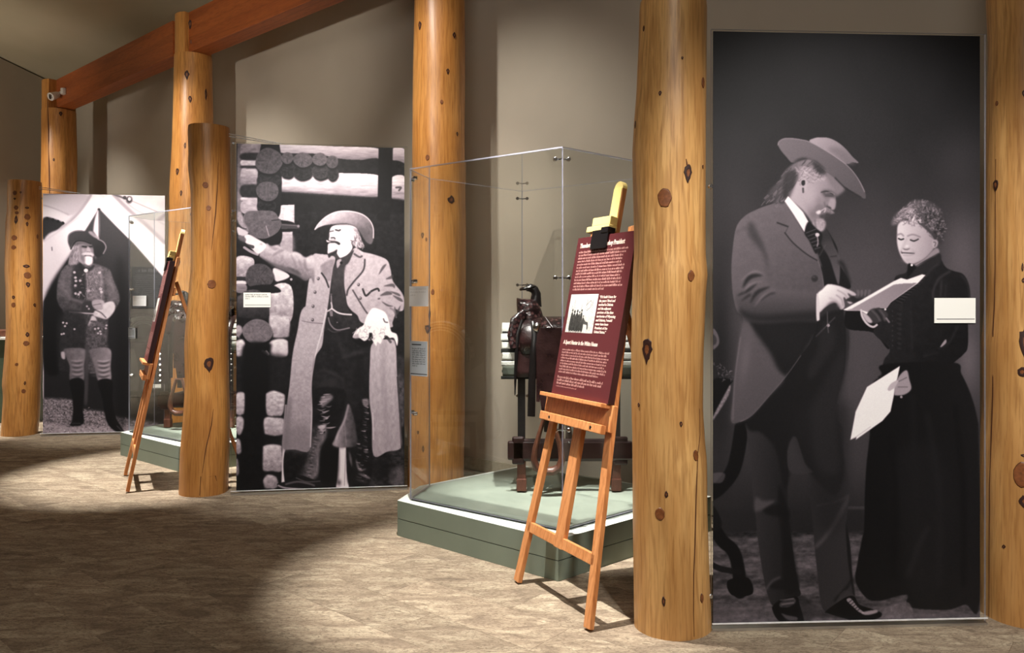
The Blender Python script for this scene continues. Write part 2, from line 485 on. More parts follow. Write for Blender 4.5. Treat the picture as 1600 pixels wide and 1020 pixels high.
    def rgb(s, warm=(1.0, .965, .965), grain=3):
        a = s.a+s.rs.randn(s.H, s.W)*grain*.4+gblur(s.rs.randn(s.H, s.W), 1.0)*grain
        a = (np.clip(a, 8, 255)/255)**1.1
        hump = (4*a*(1-a))
        r = a*(1+.035*hump); g = a*(1-.05*hump); b = a*(1-.0*hump)-.035*np.clip(a-.75, 0, 1)*4*.25+.008*(1-a)
        return np.clip(np.stack([r, g, b], -1), 0, 1)
def paint_couple(S=1.5):
    c = Canvas(1108, 40, 1534, 980, S, 11)
    X, Y = c.grid()
    base = np.interp(Y, [45, 150, 260, 340, 450, 600, 700, 790, 825, 980], [27, 31, 42, 56, 74, 72, 58, 44, 36, 36])
    c.a[:] = base+c.noise(90, 90)*14
    for x, y, rx, ry, v, al in [(1350, 440, 90, 120, 86, .5), (1500, 400, 40, 90, 110, .6), (1510, 560, 22, 60, 120, .7), (1150, 330, 50, 90, 62, .6),
                                (1122, 560, 28, 200, 22, .8), (1345, 600, 40, 110, 84, .7), (1130, 100, 60, 120, 22, .5), (1500, 250, 60, 60, 64, .5), (1345, 720, 30, 60, 70, .6)]:
        c.blob(x, y, rx, ry, v, al)
    # carpeted studio floor in the print
    n1 = c.noise(26, 6); n2 = c.noise(7, 4)
    fl = np.interp(Y, [800, 832, 838, 858, 866, 872, 890, 900, 925, 935, 980], [46, 46, 74, 82, 58, 92, 92, 60, 88, 70, 98])
    m = np.clip((Y-826)/8, 0, 1); c.a[:] = c.a*(1-m)+m*(fl+n1*60+n2*46)
    c.poly([(1100, 945), (1540, 945), (1540, 985), (1100, 985)], 96, .35, 4, True, tex=70)
    c.poly([(1300, 790), (1350, 790), (1350, 795), (1300, 795)], 84, .5, .8, True)
    c.poly([(1100, 796), (1345, 796), (1345, 828), (1100, 828)], 38, .6, 2, True)
    # carved chair, left
    c.at(1100, 500, 2.217)
    c.line([(20, 700), (60, 760), (100, 800), (118, 870), (122, 940)], 20, 13, 1, .8)
    c.line([(128, 370), (112, 470), (92, 530), (50, 580), (20, 600)], 22, 14, 1, .8)
    c.poly([(28, 640), (60, 700), (40, 730), (28, 730)], 20)
    c.line([(25, 845), (60, 860), (120, 870)], 9, 18, .9)
    c.poly([(80, 900), (150, 890), (165, 945), (95, 950)], 12)
    c.poly([(28, 208), (96, 208), (80, 235), (40, 330), (28, 330)], 14)
    c.poly([(30, 330), (78, 240), (90, 225), (80, 265), (30, 345)], 150, .8, .8, tex=90, tx=(3, 3))
    c.curls([(28, 150), (60, 150), (95, 185), (95, 208), (50, 205), (28, 160)], 26, 60, 170, 4, 1)
    c.poly([(28, 30), (46, 50), (50, 80), (36, 98), (28, 96)], 110, .8); c.poly([(28, 50), (40, 60), (40, 80), (28, 85)], 50, .8)
    c.poly([(28, 530), (70, 530), (60, 560), (28, 560)], 100, .6, 1)
    # ---------------- man: trousers
    c.at(1100, 740, 3.643)
    c.poly([(250, -300), (240, -230), (262, -60), (268, 60), (276, 130), (285, 200), (300, 350), (320, 500), (338, 600), (350, 660), (385, 745), (440, 722), (540, 690), (535, 640), (515, 540), (495, 380), (475, 250), (470, 100), (470, -60), (440, -300)], 50, grad=(260, 0, 54, 520, 0, 26))
    c.poly([(420, 60), (470, 200), (500, 420), (532, 640), (450, 660), (440, 400), (425, 250)], 20, .85, 2)
    c.poly([(480, -300), (520, -120), (600, 20), (600, 150), (615, 300), (625, 420), (640, 560), (655, 700), (680, 775), (760, 770), (850, 700), (835, 560), (825, 400), (805, 270), (820, 100), (790, -120), (760, -300)], 50, grad=(600, 0, 46, 830, 0, 52))
    c.poly([(800, 270), (825, 400), (838, 560), (850, 700), (835, 640), (812, 480)], 24, .9, 1)
    c.poly([(625, 405), (690, 330), (810, 130), (800, 190), (740, 300), (660, 400), (632, 420)], 92, .6, 2.2)
    c.poly([(290, 130), (330, 150), (400, 150), (350, 190), (285, 210)], 92, .7, 2)
    c.poly([(330, 210), (400, 170), (470, 200), (480, 240), (400, 240)], 20, .8, 2)
    c.line([(640, 180), (760, 150), (815, 120)], 3, 90, .5, 1.5)
    c.line([(345, 660), (380, 610), (425, 585)], 3, 84, .8, 1.2); c.poly([(370, 640), (430, 600), (520, 600), (530, 650), (430, 655)], 22, .8, 1.5)
    c.line([(740, 715), (800, 650), (835, 600)], 5, 26, .8, 1.3)
    c.poly([(850, 690), (790, 660), (740, 740), (760, 770), (840, 715)], 60, .6, 1)
    # shoes
    c.poly([(390, 745), (430, 715), (520, 695), (540, 740), (565, 850), (520, 865), (460, 855), (410, 820), (385, 770)], 12)
    c.poly([(425, 750), (440, 720), (505, 702), (515, 730), (470, 755)], 84, .8, .8); c.poly([(435, 790), (470, 800), (525, 812), (520, 830), (470, 826)], 96, .75, .9)
    for k in range(4): c.line([(430+k*4, 715+k*12), (505, 705+k*12)], 1, 16 if k % 2 else 150, .7)
    c.poly([(690, 775), (800, 700), (850, 695), (880, 740), (980, 775), (1010, 800), (960, 825), (880, 838), (800, 820), (700, 790)], 12)
    c.poly([(805, 715), (830, 705), (870, 755), (905, 785), (880, 785), (845, 755)], 170, .8, .7); c.poly([(890, 785), (970, 770), (980, 785), (920, 800)], 185, .8, .8)
    for k in range(5): c.line([(810+k*14, 735+k*10), (838+k*12, 712+k*12)], 1, 20, .9)
    c.poly([(540, 690), (680, 775), (800, 822), (640, 810), (560, 850)], 30, .5, 3)
    # vest, far sleeve, dark body
    c.at(1100, 440, 3.4)
    c.poly([(250, 190), (600, 205), (600, -60), (700, -60), (740, 150), (765, 300), (745, 480), (705, 650), (715, 780), (738, 1010), (690, 1130), (600, 1060), (530, 960), (475, 820), (440, 900), (452, 1010), (420, 1100), (380, 900), (300, 800), (240, 790), (200, 730), (160, 700)], 27, grad=(200, 0, 22, 760, 0, 32), blur=2)
    c.poly([(480, 820), (440, 900), (455, 1010), (570, 1010), (530, 960)], 58, .9, 1)
    c.poly([(480, 700), (740, 640), (740, 1010), (720, 1300), (600, 1300), (570, 1020)], 34, .7, 10)
    c.poly([(620, 220), (680, 240), (690, 330), (640, 420), (560, 520), (550, 450), (600, 360)], 50, .5, 4)
    c.line([(740, 160), (755, 290), (745, 480), (705, 640)], 2, 66, .6, 1)
    c.line([(690, 190), (640, 240), (590, 290)], 2, 100, .5); c.blob(655, 232, 8, 8, 190, .9, hard=2); c.line([(650, 160), (652, 225), (656, 270)], 1.3, 120, .7)
    c.poly([(700, 400), (740, 360), (740, 560), (700, 740), (710, 1000), (600, 980), (560, 700), (620, 560)], 50, .5, 6)
    # coat
    c.at(1100, 180, 3.4)
    coat = [(430, 460), (350, 475), (280, 500), (215, 535), (170, 590), (152, 680), (142, 800), (145, 900), (155, 980), (172, 1040), (205, 1085), (185, 1190), (165, 1340), (150, 1500), (140, 1620), (180, 1629), (250, 1590), (340, 1490), (430, 1385), (500, 1285), (560, 1205), (600, 1090), (630, 930), (625, 860), (600, 770), (560, 690), (520, 620)]
    c.poly(coat, 98, grad=(150, 500, 112, 520, 900, 88), tex=10)
    c.poly([(205, 1090), (330, 1100), (600, 1090), (560, 1205), (430, 1385), (340, 1250), (250, 1130)], 26, .95, 4)
    c.poly([(205, 1090), (250, 1130), (300, 1300), (420, 1390), (340, 1490), (250, 1590), (180, 1629), (140, 1620), (150, 1500), (165, 1340)], 94, .9, 3, grad=(150, 1200, 92, 380, 1500, 84))
    c.poly([(330, 1110), (560, 1120), (540, 1220), (460, 1300), (330, 1180)], 34, .6, 7)
    c.line([(190, 1625), (250, 1592), (340, 1492), (430, 1387), (510, 1275)], 1, 150, .55)
    c.line([(150, 1615), (160, 1400), (190, 1180)], 2, 140, .35, 1)
    c.blob(215, 1300, 30, 140, 112, .5, 8)
    # sleeve
    c.poly([(150, 900), (175, 1010), (215, 1070), (300, 1095), (450, 1090), (600, 1085), (596, 955), (480, 935), (380, 925), (330, 880), (300, 800), (200, 820)], 84, .9, 2, grad=(300, 920, 100, 300, 1090, 52))
    c.poly([(180, 1030), (300, 1060), (600, 1040), (598, 1086), (450, 1092), (300, 1098), (210, 1080)], 34, .7, 4)
    c.poly([(235, 640), (300, 720), (330, 800), (345, 900), (330, 760), (290, 640), (240, 560)], 48, .6, 4)
    c.line([(170, 620), (230, 600), (290, 670), (330, 760)], 3, 70, .4, 2)
    for p, w, v in [([(200, 920), (240, 860), (310, 850)], 7, 30), ([(170, 960), (230, 930), (280, 890)], 5, 36), ([(240, 1000), (280, 940), (350, 910)], 6, 34), ([(290, 990), (340, 950), (380, 945)], 4, 46), ([(190, 990), (230, 960), (250, 950)], 4, 40)]:
        c.line(p, w, v, .8, 1.3, True)
    for p, w in [([(180, 890), (260, 830), (320, 850)], 3), ([(200, 950), (240, 900), (310, 880)], 3), ([(260, 1020), (310, 960), (370, 930)], 3)]:
        c.line(p, w, 140, .6, 1.2, True)
    # lapel, front edge
    c.poly([(425, 470), (440, 540), (425, 630), (470, 680), (540, 740), (600, 770), (590, 720), (540, 640), (470, 540)], 106, .8, 1.5)
    c.line([(425, 625), (470, 680), (540, 738), (597, 772)], 2, 44, .9, .7); c.line([(385, 572), (440, 592)], 2.2, 40, .9, .7)
    c.line([(445, 590), (425, 630)], 1.2, 60, .7)
    c.line([(600, 770), (622, 840), (632, 920)], 1.2, 150, .5)
    c.blob(583, 868, 17, 17, 46, .9, hard=2); c.blob(579, 860, 9, 6, 96, .6)
    # vest and far lapel
    c.poly([(560, 660), (600, 740), (632, 830), (640, 900), (690, 920), (770, 920), (760, 870), (715, 790), (700, 700), (640, 600), (600, 620)], 26)
    c.poly([(600, 620), (640, 600), (690, 700), (715, 760), (716, 860), (708, 900), (690, 850), (660, 760), (620, 690)], 92, .85, 1, grad=(620, 620, 60, 710, 850, 104))
    c.poly([(600, 620), (640, 600), (680, 670), (650, 660), (615, 680)], 50, .7, 2)
    c.line([(640, 690), (600, 750), (605, 640)], 2, 90, .5, 1); c.line([(668, 752), (698, 748)], 1.6, 40, .8)
    c.line([(716, 780), (735, 800), (765, 890)], 6, 34, .8, 2)
    # hair at the back, head
    c.at(1180, 200, 6)
    hair = [(500, 290), (400, 310), (320, 360), (260, 420), (220, 500), (150, 560), (105, 620), (80, 690), (150, 700), (220, 715), (290, 690), (340, 620), (360, 560), (420, 500), (560, 480), (660, 440), (640, 370), (560, 310)]
    c.poly(hair, 92, grad=(100, 600, 70, 500, 320, 130), blur=1.2)
    c.poly([(430, 360), (640, 440), (700, 520), (740, 590), (745, 660), (742, 740), (725, 768), (690, 766), (660, 790), (640, 850), (560, 900), (520, 880), (450, 780), (300, 640), (350, 560), (400, 470)], 150, grad=(400, 560, 178, 720, 700, 128), blur=1)
    c.poly([(660, 400), (760, 480), (830, 570), (790, 620), (740, 640), (700, 560), (650, 470)], 132, .9, 2)
    c.curls(hair, 170, 46, 160, 8, 1.3, .45, 125, 40)
    c.poly([(270, 430), (380, 420), (340, 600), (290, 680), (250, 620)], 44, .65, 2.5)
    c.poly([(520, 310), (640, 370), (660, 420), (600, 440), (550, 380)], 36, .7, 2.5)
    c.curls([(330, 380), (450, 330), (540, 420), (640, 470), (520, 520), (400, 480)], 60, 110, 205, 6, 1.8, .4, 20, 50)
    c.poly([(340, 620), (380, 600), (440, 700), (500, 830), (430, 790), (340, 690)], 178, .5, 3)
    # ear
    c.poly([(420, 480), (460, 468), (478, 520), (465, 580), (445, 612), (425, 560)], 178, .9, .8); c.poly([(428, 500), (455, 492), (458, 530), (440, 545), (426, 530)], 24, .9, .7); c.line([(440, 570), (442, 604)], 3, 30, .8)
    # eye, nose, cheek
    c.poly([(615, 595), (680, 585), (738, 615), (742, 652), (690, 650), (640, 645)], 78, .85, 2.0); c.poly([(640, 655), (690, 660), (670, 700), (640, 690)], 120, .5, 2)
    c.line([(610, 605), (660, 596), (720, 622)], 1.6, 50, .9, .5); c.line([(650, 612), (700, 606), (735, 625)], 1.6, 150, .6); c.line([(650, 640), (720, 640)], 1.3, 60, .7)
    c.poly([(700, 660), (745, 680), (738, 745), (718, 768), (690, 755), (660, 745), (680, 700)], 165, .8, 1.2); c.poly([(660, 730), (700, 745), (700, 765), (670, 760)], 40, .7, 1)
    c.blob(500, 640, 90, 110, 186, .5); c.blob(590, 690, 40, 50, 128, .5); c.blob(540, 810, 60, 60, 108, .6); c.poly([(560, 730), (620, 720), (640, 760), (560, 790)], 108, .5, 2.5)
    c.line([(640, 700), (650, 740), (670, 720)], 2, 88, .6, 1)
    # moustache, beard
    c.poly([(555, 790), (600, 760), (660, 745), (720, 780), (735, 800), (690, 808), (640, 800), (590, 815)], 120, .95, .8, tex=60, tx=(3, 3))
    c.poly([(560, 790), (600, 770), (605, 800), (580, 812)], 224, .9, .8); c.line([(600, 785), (650, 755), (640, 790)], 2, 205, .7)
    c.poly([(600, 815), (680, 800), (700, 830), (640, 860), (600, 850)], 66, .85, 1.2)
    c.poly([(540, 880), (600, 850), (650, 880), (640, 950), (600, 975), (560, 950), (520, 910)], 168, .95, 1.2, tex=50, tx=(3, 3)); c.line([(550, 870), (560, 950)], 3, 100, .6, 1)
    # collar, tie
    c.poly([(300, 640), (440, 790), (498, 895), (452, 980), (340, 800), (265, 690)], 238, 1, .5, True)
    c.line([(265, 690), (340, 800), (452, 980)], 1, 60, .7)
    c.poly([(490, 880), (560, 940), (620, 1000), (600, 1100), (560, 1180), (500, 1060), (455, 985)], 28, 1, .8)
    for k in range(6): c.line([(470+k*16, 985+k*30), (560+k*8, 950+k*34)], 1.2, 150, .5)
    c.blob(574, 1002, 20, 18, 225, .9, hard=2); c.line([(574, 1020), (580, 1070), (572, 1110)], 2, 190, .7)
    # hat
    c.poly([(500, 130), (540, 100), (610, 90), (690, 100), (770, 140), (840, 200), (900, 270), (960, 330), (900, 325), (840, 340), (700, 270), (600, 200)], 138, 1, .7, grad=(560, 110, 158, 860, 320, 118))
    c.poly([(680, 200), (760, 190), (840, 230), (880, 290), (930, 335), (860, 340), (800, 290)], 112, .7, 3)
    brim = [(205, 160), (215, 130), (260, 103), (330, 100), (420, 112), (500, 132), (620, 195), (740, 270), (860, 360), (950, 470), (1010, 570), (1025, 660), (980, 650), (900, 600), (800, 530), (720, 460), (640, 400), (560, 330), (480, 290), (410, 300), (340, 330), (280, 270), (230, 210)]
    c.poly(brim, 100, 1, .7, grad=(250, 130, 112, 950, 600, 88))
    c.line([(205, 165), (215, 130), (260, 104), (330, 101), (420, 113), (500, 133), (620, 196), (740, 271), (860, 361), (950, 471), (1015, 600)], 1.1, 168, .75)
    c.poly([(340, 330), (430, 280), (560, 310), (650, 390), (620, 380), (520, 300), (440, 300)], 44, .7, 1.5)
    c.line([(740, 470), (830, 560), (930, 620), (980, 650)], 2, 40, .8, .8)
    # ---------------- woman
    c.at(1300, 280, 3.4)
    c.poly([(100, 690), (70, 690), (72, 790), (215, 815), (300, 900), (310, 700), (200, 690)], 20)
    body = [(555, 392), (480, 430), (430, 455), (400, 480), (380, 500), (330, 520), (318, 600), (285, 690), (250, 760), (215, 815), (300, 900), (270, 960), (258, 1030), (260, 1060), (560, 1120), (650, 1000), (640, 975), (690, 930), (715, 880), (715, 700), (728, 640), (720, 560), (690, 505), (640, 488), (600, 470), (575, 430)]
    c.poly(body, 34, grad=(320, 600, 38, 700, 800, 24), tex=10)
    c.poly([(555, 392), (430, 455), (400, 480), (400, 520), (470, 505), (560, 450), (575, 430)], 44, .9, 1)
    for p, v in [([(620, 490), (560, 530), (530, 600), (535, 640)], 92), ([(560, 450), (520, 480), (450, 560)], 70), ([(680, 510), (715, 560), (724, 640)], 66), ([(575, 540), (570, 630)], 84), ([(600, 560), (590, 640)], 60), ([(410, 700), (420, 900)], 50), ([(360, 660), (350, 900)], 52), ([(560, 900), (620, 860), (660, 780)], 60), ([(480, 940), (560, 920)], 50)]:
        c.line(p, 2.5, v, .55, 1.3)
    for k in range(22): c.line([(330+k*6, 650-k*6), (360+k*6.5, 662-k*7)], 1.1, 82 if k % 2 else 14, .6)
    for k in range(16): c.line([(340, 700+k*13), (362, 706+k*13)], 1, 68 if k % 2 else 12, .55)
    for k in range(8): c.blob(315, 700+k*26, 4, 4, 70, .6, hard=1)
    c.poly([(596, 850), (570, 885), (575, 890), (600, 868)], 190, .8)
    # skirt
    c.at(1300, 560, 3.4)
    skirt = [(270, 30), (260, 90), (205, 150), (195, 400), (178, 560), (170, 700), (165, 900), (155, 950), (130, 1080), (120, 1180), (180, 1270), (250, 1282), (390, 1250), (400, 1315), (600, 1330), (700, 1302), (778, 1290), (772, 450), (765, 320), (730, 190), (680, 80), (635, 20)]
    c.poly(skirt, 24, grad=(180, 600, 16, 760, 700, 30), blur=.8)
    c.poly([(340, 500), (560, 480), (640, 800), (560, 1250), (420, 1250), (360, 900)], 36, .5, 12)
    for p, v in [([(300, 400), (330, 700), (320, 1150)], 12), ([(500, 300), (560, 700), (560, 1200)], 40), ([(420, 200), (440, 700), (470, 1200)], 33), ([(650, 250), (690, 700), (690, 1200)], 15), ([(400, 1150), (450, 1000), (500, 900)], 50)]:
        c.line(p, 8, v, .45, 4)
    # woman's head
    c.at(1370, 300, 6.375)
    wh = [(135, 330), (150, 260), (200, 200), (270, 150), (330, 95), (420, 80), (520, 100), (610, 160), (660, 250), (675, 340), (660, 420), (640, 500), (600, 520), (560, 480), (500, 420), (430, 350), (300, 330), (200, 330)]
    c.poly(wh, 80, blur=1.5, grad=(200, 200, 104, 640, 300, 62))
    c.poly([(200, 330), (260, 290), (400, 320), (500, 400), (560, 480), (555, 560), (480, 650), (400, 700), (330, 722), (270, 700), (220, 620), (192, 520), (190, 420)], 196, 1, 1, grad=(220, 500, 214, 540, 520, 158))
    c.curls(wh[:17]+[(260, 300)], 190, 50, 180, 4, 1.6, .5); c.curls([(440, 150), (600, 180), (660, 330), (640, 470), (540, 400), (460, 280)], 110, 16, 170, 3.5, 1.7, .6)
    c.curls([(140, 320), (200, 200), (330, 110), (300, 250), (200, 300)], 60, 90, 205, 6, 1.3, .7, -20, 70)
    c.curls([(260, 310), (330, 170), (420, 230), (440, 330), (340, 330)], 60, 120, 240, 5, 1.4, .75)
    c.line([(190, 430), (230, 418), (255, 440)], 2, 110, .7, .8); c.line([(295, 440), (350, 425), (420, 450)], 2, 112, .7, .8)
    c.line([(205, 465), (230, 475), (255, 468)], 2.2, 36, .95, .4); c.line([(325, 478), (360, 488), (400, 470)], 2.4, 36, .95, .4)
    c.poly([(330, 455), (395, 455), (400, 470), (360, 482), (328, 476)], 176, .6, 1)
    c.line([(290, 460), (262, 520), (245, 560)], 2.5, 165, .5, 1.5); c.poly([(245, 560), (280, 570), (320, 560), (300, 575), (270, 578)], 50, .85, .9); c.blob(290, 540, 20, 14, 235, .7)
    c.line([(235, 605), (290, 608), (360, 612)], 1.8, 66, .9, .6); c.line([(232, 595), (242, 610)], 2, 80, .6); c.line([(250, 630), (310, 634), (350, 622)], 2, 160, .6, 1)
    c.line([(235, 570), (225, 605)], 2, 150, .6, 1.2); c.line([(340, 575), (370, 610)], 2, 160, .6, 1.2)
    c.blob(450, 560, 50, 60, 176, .4); c.blob(300, 680, 60, 30, 176, .5); c.poly([(330, 722), (400, 700), (480, 650), (540, 590), (545, 620), (450, 700), (380, 735)], 118, .8, 1.5)
    c.poly([(540, 490), (575, 475), (598, 500), (585, 545), (555, 560), (540, 530)], 176, .95, .8); c.line([(555, 500), (575, 505), (565, 540)], 2, 96, .8)
    c.poly([(575, 560), (605, 610), (460, 690), (390, 740), (370, 720), (470, 660)], 150, .9, 1); c.line([(380, 738), (460, 690), (600, 612)], 1.2, 40, .7)
    c.poly([(300, 720), (330, 715), (380, 745), (360, 780), (300, 850), (290, 830)], 20, .9, .8); c.blob(336, 728, 12, 12, 240, .95, hard=2)
    # ---------------- papers, hands
    c.at(1260, 400, 6.375)
    c.poly([(590, 345), (520, 335), (480, 370), (500, 410), (560, 420), (640, 360)], 70, 1, 1)
    for k in range(4): c.poly([(490+k*38, 345-k*0), (515+k*38, 338), (520+k*34, 380), (500+k*34, 405)], 118, .7, .8)
    c.poly([(355, 535), (400, 545), (530, 545), (590, 580), (610, 560), (640, 530), (700, 515), (785, 520), (830, 460), (1100, 270), (1175, 190), (1140, 182), (990, 235), (930, 218), (860, 250), (600, 400)], 242, 1, .6, True)
    c.poly([(440, 525), (860, 285), (930, 275), (1090, 268), (830, 460), (785, 520), (700, 512), (640, 530), (610, 560), (560, 545), (380, 540)], 148, 1, .7, True, grad=(450, 540, 162, 1000, 300, 140))
    c.poly([(610, 550), (660, 520), (740, 520), (790, 560), (800, 600), (750, 640), (690, 670), (640, 660), (600, 600)], 62, 1, 1)
    for k in range(3): c.line([(640+k*42, 540), (690+k*35, 590), (720+k*26, 640)], 3, 96 if k != 1 else 30, .7, 1)
    c.poly([(545, 560), (590, 580), (640, 640), (640, 665), (600, 660), (560, 610)], 205, .9, .9)
    c.line([(535, 540), (545, 600), (590, 670), (650, 705), (690, 685)], 3.4, 215, .95, .6)
    c.blob(775, 530, 11, 11, 240, .9, hard=2); c.line([(785, 620), (812, 656)], 3, 150, .8)
    hand = [(100, 380), (150, 330), (190, 288), (230, 280), (320, 298), (400, 330), (470, 365), (485, 390), (450, 395), (400, 370), (440, 440), (445, 468), (410, 470), (375, 415), (360, 420), (372, 500), (350, 530), (320, 525), (290, 470), (230, 480), (170, 520), (120, 560), (98, 500)]
    c.poly(hand, 222, 1, .8, grad=(150, 320, 244, 350, 520, 186))
    c.poly([(170, 520), (230, 460), (290, 460), (330, 530), (250, 545), (150, 590), (125, 580)], 60, .7, 2)
    c.line([(300, 340), (370, 380), (410, 440)], 2, 160, .7, 1); c.line([(290, 390), (340, 430), (355, 490)], 2, 150, .7, 1); c.line([(220, 420), (280, 440), (310, 500)], 2, 168, .7, 1.2)
    c.poly([(95, 370), (118, 440), (122, 620), (118, 638), (92, 634), (88, 480)], 216, 1, .7)
    c.poly([(380, 440), (450, 400), (490, 420), (560, 420), (470, 462), (450, 460)], 40, .9, 1)
    # loose sheets
    c.at(1300, 560, 3.4)
    c.poly([(355, 38), (180, 150), (120, 280), (92, 430), (125, 415), (120, 430), (262, 330), (305, 280), (330, 160)], 243, 1, .6, True)
    c.line([(92, 428), (125, 412), (200, 360)], 1, 170, .6)
    c.poly([(330, 130), (360, 80), (392, 62), (405, 110), (415, 160), (380, 190), (330, 195), (325, 175)], 160, 1, .8); c.poly([(290, 160), (310, 130), (345, 115), (330, 150), (300, 170)], 190, 1, .7)
    c.line([(350, 120), (390, 100)], 1.5, 90, .7); c.line([(345, 150), (395, 150)], 1.5, 96, .7); c.blob(362, 203, 7, 7, 190, .8, hard=2)
    c.poly([(1300, 0), (1300, 0.1), (1300.1, 0)], 0)
    c.at(0, 0, 1)
    c.poly([(1380, 950), (1418, 940), (1422, 975), (1380, 975)], 110, .7, 1, tex=60)
    return c
def paint_cabin(S=2.0):
    c = Canvas(366, 218, 636, 772, S, 22)
    X, Y = c.grid()
    c.a[:] = 28+c.noise(5, 5)*26
    # dark doorway left, wall of logs
    L = c.at(350, 180, 3.4)
    def log(pts, v0, v1, y0, y1, tex=46, tx=(14, 2.5)):
        c.poly(pts, v0, 1, .8, grad=(0, y0, v0, 0, y1, v1), tex=tex, tx=tx)
    log([(295, 150), (560, 165), (822, 178), (820, 235), (700, 238), (600, 230), (480, 205), (300, 200)], 215, 120, 160, 240)
    log([(895, 178), (960, 182), (960, 258), (895, 240)], 200, 110, 180, 260)
    c.poly([(600, 238), (700, 245), (820, 232), (820, 320), (600, 310)], 26, tex=30); c.poly([(890, 245), (960, 260), (960, 325), (890, 330)], 24, tex=30)
    log([(300, 330), (380, 310), (600, 308), (820, 320), (825, 380), (815, 435), (600, 425), (400, 412), (290, 400)], 252, 150, 315, 430, 60)
    c.line([(300, 405), (480, 420), (650, 432), (815, 440)], 5, 80, .6, 2)
    log([(888, 335), (960, 328), (960, 450), (888, 440)], 225, 130, 335, 450, 60)
    c.line([(915, 385), (940, 385), (930, 400)], 3, 60, .8)
    c.poly([(822, 170), (897, 176), (890, 440), (880, 560), (815, 560)], 14, 1, .7, True, tex=16)
    c.poly([(290, 415), (500, 425), (815, 440), (960, 455), (960, 520), (300, 500), (290, 450)], 18, 1, 1.5, tex=20)
    # left column of light logs
    c.poly([(72, 145), (105, 150), (95, 520), (70, 560)], 120, 1, .8, True, tex=50)
    for a, b, v, w in [(155, 235, 165, 110), (238, 270, 225, 200), (280, 380, 205, 120), (435, 455, 220, 200), (455, 520, 190, 170)]:
        log([(100, a), (200, a), (200, b), (100, b)], v, w, a, b, 70, (8, 4))
    for a, b in [(205, 238), (270, 282), (375, 432)]: c.poly([(98, a), (210, a), (210, b), (98, b)], 36, 1, 1, tex=30)
    for y0, y1, x0, x1 in [(480, 600, 285, 375), (610, 740, 300, 365)]:
        c.poly([(x0, y0), (x1, y0-5), (x1, y1), (x0, y1)], 225, 1, .7, True, tex=80, tx=(6, 4))
    c.poly([(270, 560), (370, 570), (375, 615), (280, 615)], 26)
    c.poly([(305, 575), (400, 582), (402, 603), (305, 605)], 70, 1, .5, True); c.line([(310, 582), (400, 588)], 1, 160, .6); c.blob(396, 590, 7, 7, 150, .9, hard=2)
    c.poly([(300, 640), (370, 640), (368, 740), (280, 720)], 150, .6, 2, tex=60)
    # log ends
    def endcut(x, y, rx, ry, v=92):
        r = np.random.RandomState(int(x+y)); p = []
        for k in range(11):
            a = k/11*6.283; q = 1+.1*(r.rand()-.5); p.append((x+math.cos(a)*rx*q, y+math.sin(a)*ry*q))
        c.poly([(a+2, b+14) for a, b in p], 22, 1, 1)
        c.poly(p, v, 1, .7, tex=42, tx=(3, 3)); c.line(p+p[:1], 1, v+50, .35)
        for k in range(3):
            a = r.rand()*6.28; c.line([(x, y), (x+math.cos(a)*rx*.8, y+math.sin(a)*ry*.8)], 1, v-40, .5)
        c.blob(x, y, rx*.3, ry*.3, v+18, .5)
    c.poly([(200, 150), (295, 155), (300, 520), (230, 512), (180, 490)], 26)
    endcut(240, 345, 66, 36, 40); endcut(340, 290, 38, 40, 36); endcut(420, 300, 50, 40, 34); endcut(515, 300, 46, 38, 56); endcut(578, 310, 30, 32, 40)
    endcut(240, 245, 72, 68, 84); endcut(338, 228, 30, 30, 88); endcut(420, 238, 50, 38, 92); endcut(508, 235, 38, 34, 96); endcut(575, 248, 32, 32, 84)
    endcut(228, 480, 50, 34, 34); endcut(232, 405, 58, 52, 88); 
    c.poly([(200, 640), (300, 600), (300, 680), (220, 690)], 24)
    big = [(105, 545), (125, 512), (180, 508), (260, 512), (290, 545), (305, 580), (280, 625), (215, 655), (150, 640), (120, 600)]
    c.poly(big, 100, 1, .7, tex=44, tx=(4, 3)); c.line([(225, 590), (240, 640)], 1.6, 200, .6); c.line([(255, 560), (300, 555)], 1.5, 40, .8); c.line(big+big[:1], 1, 150, .4)
    # below the arm
    c.poly([(70, 690), (270, 700), (360, 860), (70, 860)], 24, tex=20)
    log([(68, 755), (150, 757), (160, 800), (120, 860), (68, 860)], 215, 150, 755, 860, 80, (6, 4))
    c.poly([(68, 858), (130, 862), (130, 880), (68, 876)], 50); log([(68, 880), (118, 882), (118, 898), (68, 898)], 230, 210, 880, 900)
    log([(68, 900), (118, 900), (118, 940), (68, 940)], 150, 130, 900, 940, 60)
    c.poly([(262, 815), (300, 820), (350, 855), (300, 880), (268, 870)], 232, 1, .7); c.blob(285, 868, 14, 16, 226, .9, hard=2); c.blob(358, 872, 7, 7, 200, .9, hard=2)
    log([(258, 915), (358, 910), (358, 1090), (250, 1090)], 226, 180, 910, 1060, 90, (6, 5))
    endcut(190, 855, 76, 66, 78); c.poly([(140, 910), (250, 900), (300, 940), (140, 945)], 26)
    endcut(150, 1000, 78, 74, 80)
    # lower wall
    c.at(350, 480, 3.4)
    c.poly([(62, 40), (350, 60), (345, 960), (62, 960)], 22, 1, .5, True, tex=18)
